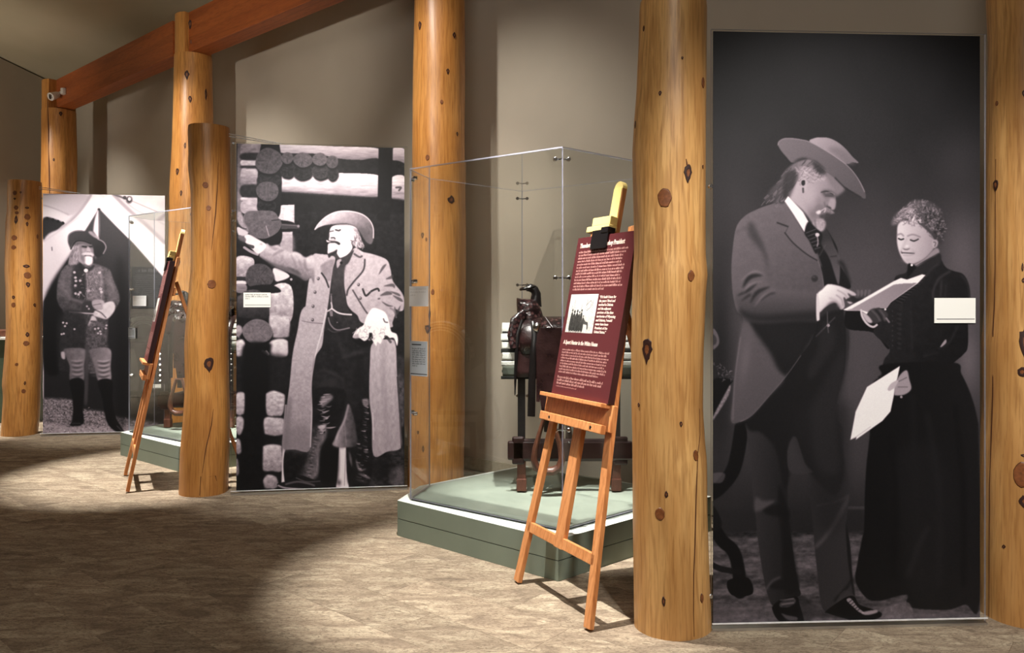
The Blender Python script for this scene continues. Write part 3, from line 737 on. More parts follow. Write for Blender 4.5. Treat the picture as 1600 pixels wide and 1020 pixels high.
    def stone(x0, y0, x1, y1, v, k=70):
        r_ = np.random.RandomState(int(x0*3+y0)); J = lambda q: (r_.rand()-.5)*q
        c.poly([(x0+10+J(8), y0+J(10)), ((x0+x1)/2+J(20), y0-4+J(12)), (x1-8+J(8), y0+4+J(12)), (x1+J(8), y0+22+J(16)), (x1+J(10), y1-22+J(20)), (x1-14+J(10), y1+J(10)), ((x0+x1)/2+J(20), y1+4+J(14)), (x0+12+J(8), y1-4+J(12)), (x0+J(8), y1-22+J(20)), (x0+J(8), y0+20+J(16))], v, 1, .9, grad=(0, y0, v+12, 0, y1, v-38), tex=k, tx=(5, 4))
    stone(262, -10, 350, 38, 190); stone(240, 45, 350, 155, 205); stone(240, 172, 340, 262, 222, 40); stone(62, 100, 100, 160, 170); stone(62, 175, 115, 260, 215)
    stone(70, -60, 240, 60, 78, 30)
    endcut(178, 130, 80, 66, 118); c.poly([(105, 205), (240, 190), (250, 235), (235, 450), (220, 560), (210, 700), (215, 960), (90, 960), (95, 720), (110, 560), (105, 400)], 15, 1, 2, tex=14)
    c.line([(205, 232), (235, 250), (225, 235)], 4, 230, .9)
    c.poly([(62, 270), (340, 262), (335, 440), (62, 440)], 34, .7, 3, tex=30)
    c.poly([(110, 250), (235, 240), (225, 560), (110, 560)], 13, .9, 3)
    stone(62, 452, 110, 570, 195); stone(225, 452, 322, 575, 200, 80); stone(62, 585, 105, 670, 190); stone(215, 585, 318, 680, 196); stone(62, 700, 90, 780, 175); stone(205, 735, 310, 868, 186, 70); stone(212, 892, 285, 960, 170); stone(62, 800, 80, 900, 140)
    c.poly([(312, 745), (328, 745), (324, 925), (306, 930)], 222, 1, .6, True); c.line([(330, 520), (320, 640), (316, 745)], 3, 170, .8)
    # bright posts, dirt between boots
    c.poly([(330, 750), (450, 762), (430, 940), (330, 940)], 22, tex=26)
    c.poly([(612, 735), (648, 735), (652, 870), (664, 930), (664, 962), (596, 955)], 226, 1, .7, True); c.blob(612, 930, 14, 20, 70, .8); c.line([(648, 760), (640, 945)], 1.6, 130, .5)
    c.poly([(770, 770), (945, 730), (950, 955), (770, 950)], 48, 1, 1.5, tex=90, tx=(7, 5)); c.poly([(780, 820), (880, 780), (900, 900), (800, 920)], 22, .7, 6)
    c.poly([(880, 880), (950, 840), (950, 950), (900, 955)], 110, .6, 3, tex=90)
    c.poly([(915, 380), (955, 375), (955, 600), (940, 620)], 90, .8, 1.5, tex=110, tx=(5, 5)); c.poly([(915, 265), (955, 265), (955, 375), (920, 375)], 60, .7, 2, tex=60)
    c.at(480, 440, 6.375)
    # ---------------- trousers, boots
    c.at(350, 480, 3.4)
    c.poly([(540, 0), (700, 0), (780, 200), (780, 300), (770, 480), (775, 560), (700, 600), (690, 540), (660, 505), (600, 640), (470, 560), (462, 430), (490, 260), (520, 120)], 36, 1, .9, tex=24)
    for p, v in [([(600, 120), (640, 260), (700, 240)], 66), ([(500, 330), (580, 350), (640, 390)], 84), ([(520, 300), (600, 330), (650, 300)], 16), ([(620, 270), (700, 240), (770, 230)], 74), ([(640, 280), (720, 265), (770, 250)], 14), ([(540, 440), (620, 430)], 70), ([(560, 200), (560, 280), (620, 320)], 18), ([(610, 60), (640, 110), (720, 100)], 18)]:
        c.line(p, 6, v, .4, 2.2, True)
    c.blob(560, 400, 50, 40, 64, .5); c.blob(720, 380, 30, 80, 22, .7)
    c.poly([(475, 440), (640, 440), (630, 560), (590, 680), (545, 740), (515, 860), (512, 920), (400, 920), (430, 840), (455, 760), (475, 600)], 26, 1, 1, tex=20)
    c.poly([(470, 640), (545, 640), (520, 780), (490, 900), (400, 915), (440, 800)], 98, .9, 3, grad=(440, 780, 60, 505, 800, 128), tex=70, tx=(4, 5))
    r = np.random.RandomState(5)
    for k in range(34):
        y = 455+k*6.3; x = 505+r.rand()*50; c.line([(x-22*r.rand(), y+6*r.rand()), (x+12, y+10*r.rand()), (x+38*r.rand()+8, y-4*r.rand())], 1.2+2*r.rand(), 130+110*r.rand() if k % 2 else 20, .7, .5, True)
    c.poly([(515, 480), (560, 460), (580, 480), (540, 520), (520, 530)], 190, .6, 1.5); c.poly([(500, 630), (545, 625), (520, 655)], 230, .7, 1)
    for k in range(26):
        y = 680+k*9; x = 490-k*1.6; c.line([(x-25*r.rand(), y), (x+20*r.rand(), y+10*r.rand())], 1.2+1.6*r.rand(), 180 if k % 2 else 36, .45, .6, True)
    c.poly([(515, 740), (600, 700), (600, 930), (520, 930)], 16, .95, 2)
    c.poly([(285, 935), (340, 925), (400, 890), (480, 915), (515, 925), (512, 955), (440, 962), (360, 962), (300, 958)], 26, 1, .8); c.line([(330, 938), (390, 925), (450, 935), (480, 945)], 3, 130, .6, .8)
    c.line([(385, 905), (440, 925), (510, 922)], 2, 120, .5); c.line([(290, 945), (330, 958), (440, 966)], 2.5, 225, .7, .6)
    c.poly([(690, 560), (775, 480), (790, 780), (770, 940), (665, 945), (660, 800), (690, 720)], 24, 1, 1.2, tex=24)
    for k in range(40):
        y = 490+k*11; x = 735+18*r.rand() if y < 720 else 700+60*r.rand(); c.line([(x-12*r.rand(), y), (x+14, y+8*r.rand()), (x+22*r.rand(), y+2)], 1.2+1.6*r.rand(), 150+90*r.rand() if k % 3 == 0 else 70+40*r.rand(), .65, .5, True)
    c.poly([(735, 490), (765, 485), (768, 520), (745, 525)], 170, .7, 1.2, tex=60)
    for p, v in [([(665, 760), (680, 850)], 150), ([(700, 800), (720, 860), (760, 855)], 170), ([(710, 880), (760, 900), (780, 910)], 190), ([(690, 910), (770, 930)], 70), ([(740, 760), (770, 770)], 150)]: c.line(p, 4, v, .6, 1, True)
    c.poly([(600, 700), (660, 600), (650, 735), (582, 735)], 100, .8, 2, tex=50)
    c.poly([(662, 510), (680, 550), (700, 640), (700, 735), (584, 735), (592, 690), (630, 610), (652, 540)], 108, 1, 1, grad=(600, 640, 150, 690, 640, 70), tex=40)
    c.line([(595, 715), (610, 660), (640, 600), (660, 520)], 3, 200, .6, .9); c.line([(640, 600), (650, 730)], 2, 150, .4)
    # ---------------- vest
    c.at(480, 440, 6.375)
    c.poly([(235, 0), (245, -60), (280, -330), (460, -400), (420, -180), (370, -20), (380, 150), (430, 310), (540, 420), (540, 480), (450, 470), (300, 490), (220, 470), (170, 480), (200, 260)], 56, 1, .8, tex=30, grad=(0, -200, 66, 0, 480, 44))
    c.line([(245, -60), (235, 60), (205, 260)], 2, 22, .7); c.line([(240, 210), (245, 265), (190, 300)], 2.4, 225, .9); c.line([(248, 268), (300, 305), (360, 322), (440, 328)], 2.6, 228, .95)
    c.line([(212, 360), (235, 430), (300, 480), (420, 460)], 2.2, 150, .8); c.line([(210, 470), (260, 500), (330, 490)], 2, 90, .6); c.blob(300, 405, 7, 6, 150, .8, hard=1); c.blob(240, 125, 12, 6, 150, .8)
    for k in range(4): c.line([(225+k*8, 290), (235+k*6, 340)], 1.2, 190, .6)
    c.line([(240, 140), (245, 260)], 2, 200, .6)
    # ---------------- coat
    coatL = [(-20, 120), (20, -50), (60, -250), (100, -310), (275, -320), (255, -200), (240, -60), (225, 60), (200, 250), (180, 380), (150, 560), (130, 640), (100, 720)]
    c.at(480, 320, 6.375)
    c.poly([(60, 500), (130, 490), (275, 520), (255, 640), (240, 760), (215, 960), (195, 1080), (170, 1240), (150, 1400), (100, 1480), (60, 1560), (45, 1700), (10, 1720), (-70, 1500), (-50, 1300), (-20, 1050), (10, 800), (40, 640)], 190, 1, .8, tex=30, tx=(3, 3), grad=(0, 800, 196, 220, 900, 186))
    c.at(350, 480, 3.4)
    c.poly([(425, 0), (545, 0), (520, 130), (490, 240), (470, 330), (462, 450), (468, 560), (462, 700), (448, 765), (380, 755), (312, 742), (325, 620), (340, 480), (350, 400), (365, 250), (390, 130)], 184, 1, .8, grad=(0, 200, 188, 0, 740, 150), tex=34, tx=(3, 3))
    c.poly([(312, 742), (325, 600), (345, 480), (360, 500), (345, 740)], 120, .7, 3); c.poly([(330, 660), (440, 620), (460, 760), (330, 750)], 120, .5, 6); c.line([(545, 10), (520, 130), (490, 240), (465, 400), (468, 560), (460, 740)], 2, 240, .6)
    c.line([(415, 72), (470, 82), (525, 86)], 1.2, 90, .6)
    for x, y in [(500-350+0, 0)]: pass
    c.at(480, 320, 6.375)
    right = [(470, 430), (560, 470), (650, 490), (790, 545), (830, 640), (855, 760), (940, 870), (965, 940), (960, 1040), (920, 1060), (885, 1040), (880, 1080), (850, 1170), (830, 1220), (560, 1180), (500, 1100), (440, 1050), (400, 990), (385, 900), (370, 780), (385, 640), (430, 560)]
    c.poly(right, 190, 1, .8, tex=34, tx=(4, 4), grad=(450, 600, 200, 880, 900, 176))
    c.poly([(380, 620), (470, 440), (580, 560), (560, 660), (470, 760), (400, 900), (375, 780)], 184, .9, 1, tex=40, tx=(3, 3)); c.line([(575, 545), (560, 650), (470, 760), (410, 840), (395, 900)], 2.4, 40, .85, .6); c.line([(470, 490), (520, 520), (545, 512)], 3, 70, .8)
    c.line([(455, 850), (520, 960), (570, 1040), (600, 1080)], 2.2, 46, .8, .6)
    c.poly([(140, 600), (270, 540), (250, 640), (235, 740), (205, 760), (150, 680)], 150, .95, 1, tex=40); c.line([(145, 680), (185, 740), (215, 820)], 2.6, 40, .85)
    c.line([(555, 840), (585, 905), (640, 860), (700, 835), (715, 855)], 3, 34, .9, .5); c.line([(555, 840), (640, 870)], 1.5, 150, .4)
    for x, y in [(112, 735), (80, 870), (60, 1010), (512, 795), (530, 930), (55, 1145)]:
        c.blob(x, y, 14, 16, 70, .9, hard=1.5); c.blob(x-4, y-5, 8, 8, 190, .8, hard=1.5)
    for p, w in [([(780, 740), (840, 720), (850, 690)], 5), ([(760, 810), (850, 800), (870, 830)], 5), ([(725, 905), (800, 880), (850, 890)], 6), ([(850, 900), (920, 940), (955, 965)], 5), ([(820, 860), (900, 890), (930, 910)], 4), ([(710, 700), (760, 620), (790, 590)], 4), ([(870, 1010), (890, 1080), (930, 1000)], 5), ([(740, 960), (800, 1000), (860, 1010)], 3), ([(700, 940), (730, 930)], 3)]:
        c.line(p, w, 66, .75, .8, True)
    c.line([(830, 1030), (870, 1060), (885, 1120)], 3, 120, .6)
    # right skirt of the coat
    c.at(350, 480, 3.4)
    c.poly([(790, 190), (880, 170), (912, 200), (920, 370), (940, 640), (940, 745), (870, 765), (795, 785), (785, 600), (772, 480), (775, 300)], 190, 1, .8, grad=(0, 250, 190, 0, 770, 164), tex=34, tx=(3, 6))
    c.line([(850, 200), (845, 400), (870, 640), (860, 740)], 7, 150, .45, 3); c.line([(920, 370), (935, 600), (942, 740)], 2, 40, .6); c.line([(790, 560), (795, 700)], 2, 225, .5)
    # arm reaching to the logs
    c.at(360, 330, 6.8)
    c.poly([(380, 345), (430, 370), (500, 360), (560, 400), (640, 440), (670, 430), (740, 450), (800, 490), (890, 480), (890, 760), (860, 710), (800, 740), (720, 690), (620, 650), (500, 600), (440, 560), (340, 500), (310, 460)], 186, 1, .9, tex=40, tx=(4, 4), grad=(560, 440, 204, 500, 640, 110))
    for p, w, v in [([(400, 360), (470, 400), (520, 390)], 5, 140), ([(440, 480), (520, 430), (580, 410)], 5, 130), ([(330, 480), (440, 560), (560, 610), (680, 650), (800, 740)], 8, 90), ([(640, 450), (690, 560), (700, 620)], 4, 130), ([(660, 470), (690, 440), (760, 470)], 3, 236), ([(720, 500), (760, 600)], 4, 140), ([(790, 500), (800, 600), (840, 640)], 5, 120), ([(560, 460), (540, 540)], 4, 150), ([(600, 590), (700, 640), (760, 680)], 5, 70), ([(820, 490), (850, 560)], 3, 228)]:
        c.line(p, w, v, .6, 1.2, True)
    c.poly([(150, 260), (200, 248), (300, 300), (375, 345), (380, 380), (340, 430), (290, 455), (230, 400), (160, 330)], 232, 1, .8, tex=20); c.blob(330, 350, 18, 14, 150, .5); c.line([(150, 385), (220, 430), (290, 460)], 4, 200, .8)
    c.poly([(75, 170), (120, 180), (190, 220), (180, 250), (150, 262), (110, 280), (78, 230)], 205, 1, .8); c.poly([(80, 20), (110, 10), (140, 60), (150, 120), (180, 170), (190, 210), (140, 190), (95, 140), (78, 100)], 160, 1, .9, tex=60, tx=(3, 3))
    c.line([(85, 150), (130, 180), (170, 190)], 2.2, 60, .8); c.line([(100, 270), (150, 300), (140, 330)], 5, 90, .8); c.line([(110, 330), (170, 360), (240, 380)], 5, 34, .8); c.poly([(85, 270), (130, 262), (160, 290), (130, 320), (90, 300)], 110, .8, 1)
    # glove
    c.at(480, 440, 6.375)
    gl = [(650, 265), (720, 275), (780, 310), (810, 380), (830, 470), (845, 500), (890, 520), (905, 580), (895, 640), (880, 600), (860, 560), (820, 560), (790, 540), (750, 580), (730, 620), (700, 600), (690, 640), (665, 610), (640, 560), (645, 520), (620, 510), (610, 560), (570, 590), (520, 560), (470, 560), (455, 545), (490, 480), (560, 430), (590, 350)]
    c.poly([(455, 540), (640, 510), (640, 600), (600, 640), (540, 640), (470, 600)], 20, 1, 1)
    c.poly(gl, 246, 1, .8)
    c.curls([(460, 480), (600, 440), (830, 460), (800, 560), (640, 580), (470, 560)], 60, 150, 255, 4, 1.3, .6)
    c.line([(760, 370), (775, 400), (800, 405)], 1.8, 60, .8); c.line([(640, 515), (650, 560)], 2.5, 40, .8); c.line([(780, 545), (800, 560), (830, 600)], 4, 60, .7); c.poly([(455, 545), (500, 520), (520, 560), (480, 570)], 160, .7, 1)
    # ---------------- head, hat
    c.at(480, 320, 6.375)
    c.poly([(225, 260), (250, 215), (330, 195), (430, 200), (500, 240), (490, 330), (440, 370), (450, 430), (400, 500), (340, 535), (300, 490), (290, 440), (250, 380), (215, 375), (220, 320)], 244, 1, .8, grad=(250, 300, 236, 470, 420, 250))
    c.line([(225, 268), (262, 260)], 2, 90, .9, .4); c.line([(285, 250), (315, 258), (330, 250)], 2.6, 60, .9, .5); c.line([(240, 330), (268, 328), (278, 338)], 2.2, 60, .9, .5); c.line([(225, 290), (222, 325)], 1, 120, .6)
    c.line([(200, 360), (240, 372), (290, 375), (318, 388)], 4, 44, .95, .5); c.line([(235, 350), (280, 352)], 2, 150, .7); c.poly([(192, 350), (215, 360), (240, 368), (200, 372)], 228, .9, .5)
    c.poly([(215, 385), (290, 385), (300, 440), (270, 470), (210, 490), (205, 440)], 222, 1, .8, tex=30); c.poly([(210, 490), (265, 465), (300, 445), (290, 480), (240, 510), (218, 530)], 46, .95, .8)
    c.poly([(440, 320), (470, 300), (488, 330), (465, 360), (440, 350)], 232, 1, .7); c.line([(435, 355), (465, 362), (488, 330)], 2, 110, .8)
    c.poly([(450, 230), (510, 260), (530, 330), (565, 410), (520, 430), (470, 410), (450, 375), (495, 330), (480, 290)], 170, 1, 1, tex=60, tx=(3, 3)); c.curls([(460, 260), (520, 300), (560, 410), (480, 410)], 40, 80, 240, 6, 1.2, .7, 70, 50)
    c.curls([(380, 210), (470, 230), (480, 290), (420, 290)], 30, 170, 255, 6, 1.2, .6, 40, 40)
    c.blob(330, 460, 20, 14, 200, .5)
    hat = [(75, 250), (120, 180), (200, 110), (300, 68), (420, 62), (540, 90), (620, 150), (660, 230), (662, 330), (640, 390), (600, 380), (560, 330), (520, 260), (470, 215), (400, 190), (320, 190), (200, 200), (120, 225)]
    c.poly(hat, 150, 1, .8, grad=(300, 70, 196, 520, 330, 100), tex=30, tx=(4, 4))
    c.line([(78, 246), (120, 182), (200, 112), (300, 70), (420, 64), (540, 92), (620, 152), (658, 232), (660, 330)], 1.8, 236, .75); c.poly([(230, 205), (320, 188), (400, 190), (480, 215), (400, 202), (300, 200)], 60, .7, 1)
    c.poly([(470, 210), (560, 240), (620, 340), (600, 385), (540, 300)], 84, .6, 4); c.poly([(180, 190), (300, 170), (420, 180), (300, 195)], 110, .5, 3)
    # tie
    c.poly([(285, 540), (330, 530), (400, 500), (465, 450), (440, 520), (400, 590), (330, 600)], 62, 1, .8, tex=30); c.poly([(295, 560), (340, 540), (330, 590), (300, 630)], 190, .9, .8); c.blob(340, 578, 14, 14, 20, .9, hard=2); c.line([(290, 540), (275, 620)], 1.6, 30, .7)
    # sliver of ground, worn lower edge
    c.at(0, 0, 1)
    c.line([(366, 769.5), (450, 768), (560, 764), (636, 761)], 1.2, 200, .8)
    return c
def paint_tent(S=2.4):
    c = Canvas(64, 299, 262, 681, S, 33)
    X, Y = c.grid()
    c.a[:] = 226+c.noise(20, 20)*26
    c.at(60, 300, 5.1)
    # canvas sheets
    c.poly([(45, 15), (230, 10), (410, 40), (250, 190), (45, 100)], 200, 1, 1.5, grad=(60, 20, 214, 300, 150, 190))
    c.poly([(45, 100), (150, 130), (240, 190), (210, 250), (45, 210)], 216, .9, 1.5)
    c.line([(45, 105), (140, 135), (240, 180)], 2, 150, .6, 1); c.line([(45, 22), (250, 14), (420, 18)], 1.2, 120, .7)
    c.poly([(45, 205), (205, 245), (190, 270), (50, 390)], 38, 1, .8)
    for x, y in [(75, 212), (118, 222), (160, 235), (198, 248)]: c.blob(x, y, 11, 12, 24, 1, hard=2)
    c.line([(420, 25), (350, 130), (250, 240), (130, 330), (50, 390)], 4, 150, .8, 1); c.line([(405, 35), (340, 130), (235, 240)], 5, 186, .6, 1.5)
    c.poly([(45, 395), (200, 285), (340, 190), (485, 130), (380, 310), (230, 560), (45, 860)], 224, 1, 1.2, grad=(100, 400, 205, 350, 300, 236))
    c.line([(110, 440), (112, 465)], 1.5, 70, .8); c.line([(45, 395), (200, 290), (330, 200)], 2, 180, .5, 1)
    c.poly([(485, 130), (600, 20), (700, 160), (1005, 400), (1005, 680), (760, 420), (640, 290)], 240, 1, 1)
    c.line([(600, 20), (720, 140), (860, 260), (1005, 400)], 6, 150, .8, 1.5); c.line([(640, 20), (760, 130), (900, 200), (1005, 260)], 2, 160, .6, 1); c.line([(720, 60), (860, 120), (1000, 180)], 1.5, 150, .6)
    c.poly([(720, 200), (1005, 220), (1005, 400), (860, 270)], 196, .6, 4)
    c.line([(600, 18), (660, 40), (700, 55)], 3, 80, .8); c.blob(726, 62, 24, 28, 44, .95, hard=1.5); c.blob(728, 56, 13, 15, 226, 1, hard=1.5); c.blob(690, 45, 14, 14, 60, .9, hard=1.5)
    # opening
    c.poly([(485, 130), (620, 270), (760, 410), (1006, 690), (1006, 2000), (45, 2000), (45, 870), (260, 500), (380, 300)], 50, 1, .7, True, grad=(0, 130, 62, 0, 900, 34))
    c.poly([(45, 870), (260, 500), (300, 500), (220, 900), (200, 1400), (45, 1400)], 16, .95, 3)
    c.poly([(620, 620), (700, 700), (700, 1900), (640, 1900)], 22, .7, 5)
    c.poly([(472, 150), (487, 160), (486, 370), (440, 380), (446, 250)], 205, 1, .8); c.line([(485, 135), (486, 360)], 1.5, 30, .7)
    c.blob(485, 138, 14, 10, 20, .9)
    # jacket
    jk = [(250, 570), (200, 610), (165, 680), (150, 780), (155, 860), (200, 960), (180, 1100), (170, 1280), (172, 1430), (230, 1450), (330, 1450), (540, 1460), (555, 1440), (530, 1250), (560, 1120), (560, 1010), (610, 940), (650, 870), (640, 800), (600, 700), (570, 620), (510, 590), (450, 570), (350, 560)]
    c.poly(jk, 66, 1, 1, tex=56, tx=(3, 3), grad=(0, 600, 92, 0, 1350, 56))
    c.poly([(380, 640), (500, 600), (520, 700), (510, 860), (400, 860), (385, 740)], 122, .8, 1.5, tex=70, tx=(3, 3))
    c.poly([(190, 640), (250, 600), (260, 720), (270, 850), (200, 860), (160, 800)], 100, .6, 3, tex=50); c.poly([(560, 640), (600, 720), (640, 830), (600, 880), (550, 800)], 112, .7, 3, tex=50)
    c.poly([(290, 590), (360, 580), (380, 700), (370, 880), (290, 880), (270, 740)], 40, .8, 2)
    c.line([(385, 640), (395, 740), (390, 860)], 1.5, 160, .5); c.line([(500, 650), (505, 850)], 1.5, 150, .5)
    for x, y in [(298, 682), (336, 706), (302, 708), (298, 745), (335, 800), (300, 808), (322, 815), (290, 640), (402, 785), (505, 795), (500, 770), (490, 640)]: c.blob(x, y, 11, 10, 215, .85, hard=1.2)
    c.curls([(300, 660), (500, 620), (520, 860), (290, 860)], 60, 60, 200, 4, 1.1, .5)
    c.poly([(155, 830), (260, 850), (380, 860), (440, 880), (450, 940), (400, 960), (260, 950), (180, 920)], 72, .95, 1.5, tex=50)
    for p in [[(180, 760), (230, 800), (250, 850)], [(170, 700), (210, 760)], [(560, 860), (620, 850)], [(200, 850), (300, 860), (380, 900)], [(570, 700), (600, 780)]]: c.line(p, 4, 130, .5, 1.2, True)
    c.poly([(360, 880), (440, 880), (440, 960), (350, 960)], 54, .9, 1); 
    for x, y in [(390, 910), (405, 930)]: c.blob(x, y, 8, 8, 200, .8, hard=1)
    # hands and rolled sleeve
    c.poly([(430, 870), (500, 855), (530, 880), (510, 930), (450, 930)], 170, 1, .9, tex=40); c.poly([(520, 890), (590, 870), (615, 910), (600, 960), (550, 1010), (490, 1000), (440, 980), (460, 940), (510, 930)], 206, 1, .9, tex=30)
    c.line([(250, 955), (380, 965), (470, 970)], 2, 190, .9, .6); c.line([(455, 940), (500, 960), (540, 1000)], 2, 70, .7); c.line([(440, 900), (500, 890)], 1.5, 90, .6)
    c.poly([(430, 985), (460, 1000), (470, 1060), (400, 1065), (415, 1020)], 205, .95, .8); c.line([(425, 1030), (465, 1035)], 3, 60, .8)
    # lower jacket details
    c.poly([(170, 980), (370, 990), (360, 1440), (172, 1430)], 36, .75, 3, tex=20)
    c.poly([(390, 1080), (530, 1060), (550, 1420), (400, 1430)], 84, .8, 2, tex=80, tx=(3, 3))
    for x, y in [(200, 1040), (228, 1045), (215, 1068), (205, 1128), (188, 1132), (290, 1092), (480, 1085), (495, 1110), (478, 1125), (500, 1130), (545, 1062), (540, 1085), (455, 1090)]: c.blob(x, y, 9, 8, 205, .85, hard=1.2)
    c.line([(172, 1430), (340, 1448), (540, 1455)], 3, 30, .7)
    # breeches
    c.at(60, 480, 4.857)
    c.poly([(200, 315), (360, 320), (350, 440), (345, 555), (245, 555), (240, 450), (215, 380)], 128, 1, 1, grad=(210, 0, 96, 350, 0, 122), tex=30)
    c.poly([(395, 320), (545, 315), (550, 450), (550, 555), (460, 560), (430, 460), (405, 380)], 136, 1, 1, grad=(400, 0, 110, 560, 0, 150), tex=30)
    for k in range(9):
        y = 400+k*17; c.line([(245+k*1, y), (300, y+8), (345, y-4)], 2.6, 60 if k % 2 else 170, .65, .9, True); c.line([(445+k*1, y+2), (500, y+10), (550, y-6)], 2.6, 56 if k % 2 else 196, .7, .9, True)
    c.poly([(175, 340), (200, 340), (205, 390), (180, 385)], 190, .9, 1)
    c.poly([(360, 320), (385, 320), (375, 700), (350, 700)], 72, .9, 1.2)
    # ground and boots
    c.poly([(30, 690), (250, 700), (280, 760), (500, 790), (600, 830), (1000, 900), (1000, 1000), (0, 1000), (0, 700)], 120, 1, 2, tex=150, tx=(2.2, 1.8))
    c.poly([(0, 880), (300, 900), (650, 900), (1000, 930), (1000, 1000), (0, 1000)], 168, .8, 3, tex=90, tx=(3, 1.5))
    c.curls([(30, 710), (240, 720), (500, 800), (700, 850), (900, 960), (30, 960)], 260, 20, 220, 2.5, 1.2, .6)
    c.poly([(240, 555), (345, 555), (340, 760), (350, 860), (330, 890), (290, 900), (240, 895), (260, 850), (265, 700)], 20, 1, 1)
    c.poly([(455, 560), (560, 555), (565, 700), (590, 830), (640, 920), (650, 945), (600, 945), (540, 900), (510, 830), (490, 700)], 20, 1, 1)
    c.line([(600, 900), (640, 940)], 2, 100, .6); c.line([(260, 880), (320, 880)], 2, 70, .6)
    c.poly([(610, 300), (650, 300), (660, 900), (600, 800)], 26, .6, 4)
    # head
    c.at(60, 300, 5.1)
    c.poly([(285, 400), (340, 380), (430, 400), (450, 450), (440, 520), (400, 575), (330, 560), (300, 500)], 150, 1, .9, grad=(300, 440, 170, 440, 460, 132))
    c.poly([(270, 460), (320, 450), (320, 560), (260, 580), (240, 560)], 140, .95, 1, tex=60); c.curls([(270, 400), (320, 400), (320, 560), (250, 570)], 36, 90, 220, 5, 1.2, .6, 100, 50)
    c.poly([(285, 395), (440, 400), (445, 425), (360, 415), (290, 430)], 60, .7, 2)
    c.poly([(345, 425), (440, 425), (436, 448), (400, 446), (350, 446)], 74, .75, 1.2); c.line([(355, 434), (385, 438)], 2, 30, .9, .4); c.line([(408, 436), (432, 434)], 2, 30, .9, .4)
    c.poly([(392, 440), (408, 440), (420, 474), (400, 482), (386, 474)], 178, .9, 1); c.line([(392, 478), (412, 480)], 1.6, 60, .8); c.blob(352, 466, 18, 20, 178, .6); c.line([(336, 440), (345, 490), (352, 530)], 4, 84, .5, 1.5)
    c.poly([(350, 490), (400, 478), (445, 492), (440, 510), (400, 505), (355, 505)], 205, 1, .8); c.line([(375, 510), (420, 512)], 2.5, 50, .9)
    c.poly([(370, 515), (425, 515), (436, 560), (405, 585), (372, 562)], 226, 1, 1.0, tex=40, tx=(3, 3)); c.poly([(345, 500), (372, 515), (372, 560), (350, 545)], 120, .8, 1.5)
    c.poly([(430, 440), (470, 470), (460, 540), (445, 500)], 110, .7, 1.5, tex=40)
    c.poly([(330, 560), (360, 590), (400, 605), (450, 580), (430, 620), (370, 640), (330, 610)], 40, .8, 1)
    c.blob(382, 625, 17, 15, 225, 1, hard=2)
    hat = [(238, 390), (245, 340), (290, 312), (350, 308), (400, 318), (440, 316), (475, 372), (520, 400), (540, 440), (520, 490), (480, 520), (450, 500), (440, 450), (420, 410), (360, 390), (300, 395), (270, 430), (262, 455), (245, 420)]
    c.poly(hat, 50, 1, .8, grad=(300, 320, 64, 480, 480, 34)); c.poly([(400, 318), (430, 314), (470, 350), (478, 374), (430, 350)], 150, .95, .8, tex=50)
    c.line([(240, 388), (248, 342), (292, 313), (350, 309)], 1.6, 120, .7); c.line([(478, 375), (522, 400), (541, 442), (520, 490)], 2, 150, .8); c.line([(262, 455), (300, 396), (360, 391), (420, 411)], 2, 18, .8)
    return c
# ================================================================ the setting
d = Vector((.76, -.65, 0)).normalized()         # along the wall, to the right and towards the viewer
back = Vector((.65, .76, 0)).normalized()       # away from the viewer, into the wall
W0 = Vector((-.44, 7.24, 0))
CR = W0+d*(-9.71)                               # corner of the back wall and the left wall
wl = Vector((-.3, -1, 0)).normalized()          # the left wall runs towards the viewer
HC = 5.31; SLOPE = .15
RIGHT = W0+d*9.0
FL = CR+wl*16.5
far = RIGHT-back*15.0

t = NT('taupe_wall'); c = t.coords(); n1 = t.noise(c, 1.1, 3); n2 = t.noise(c, 180, 2)
t.set(Base_Color=t.ramp(n1, [(.3, lin(186, 177, 162)), (.7, lin(194, 185, 170))]), Roughness=.9); t.bump(n2, .1, .002); WALL = t.m
t = NT('ceiling_plaster'); c = t.coords(); n1 = t.noise(c, .8, 3); n2 = t.noise(c, 160, 2)
t.set(Base_Color=t.ramp(n1, [(.3, lin(176, 166, 140)), (.7, lin(184, 174, 150))]), Roughness=.9); t.bump(n2, .1, .002); CEIL = t.m

def hc(p):  # height of the sloping ceiling over a point of the floor
    return HC+SLOPE*max(0, (W0-Vector((p[0], p[1], 0))).dot(back))

def wall(name, a, b, out, mat=WALL, th=.15):
    a = Vector(a); b = Vector(b); o = Vector(out)*th; m = MB()
    P = [a, b, b+o, a+o]; z = [hc(a)+.0, hc(b)+.0]
    v = [(p.x, p.y, 0) for p in P]+[(P[0].x, P[0].y, z[0]), (P[1].x, P[1].y, z[1]), (P[2].x, P[2].y, z[1]), (P[3].x, P[3].y, z[0])]
    m.add(v, [(0, 3, 2, 1), (4, 5, 6, 7), (0, 1, 5, 4), (1, 2, 6, 5), (2, 3, 7, 6), (3, 0, 4, 7)])
    return tag(m.build(name, mat), kind='structure')
wall('wall_back', CR, RIGHT, back)
wall('wall_left', FL, CR, Vector((-1, .3, 0)).normalized())
wall('wall_right', RIGHT, far, d)
wall('wall_front', far, FL, -back)
# ceiling
cs = [CR-d*.2+back*.15, RIGHT+d*.2+back*.15, far+d*.2-back*.2, FL-d*.2-back*.2]
m = MB(); v = [(p.x, p.y, hc(p)) for p in cs]+[(p.x, p.y, hc(p)+.15) for p in cs]
m.add(v, [(0, 3, 2, 1), (4, 5, 6, 7), (0, 1, 5, 4), (1, 2, 6, 5), (2, 3, 7, 6), (3, 0, 4, 7)])
tag(m.build('ceiling', CEIL), kind='structure')
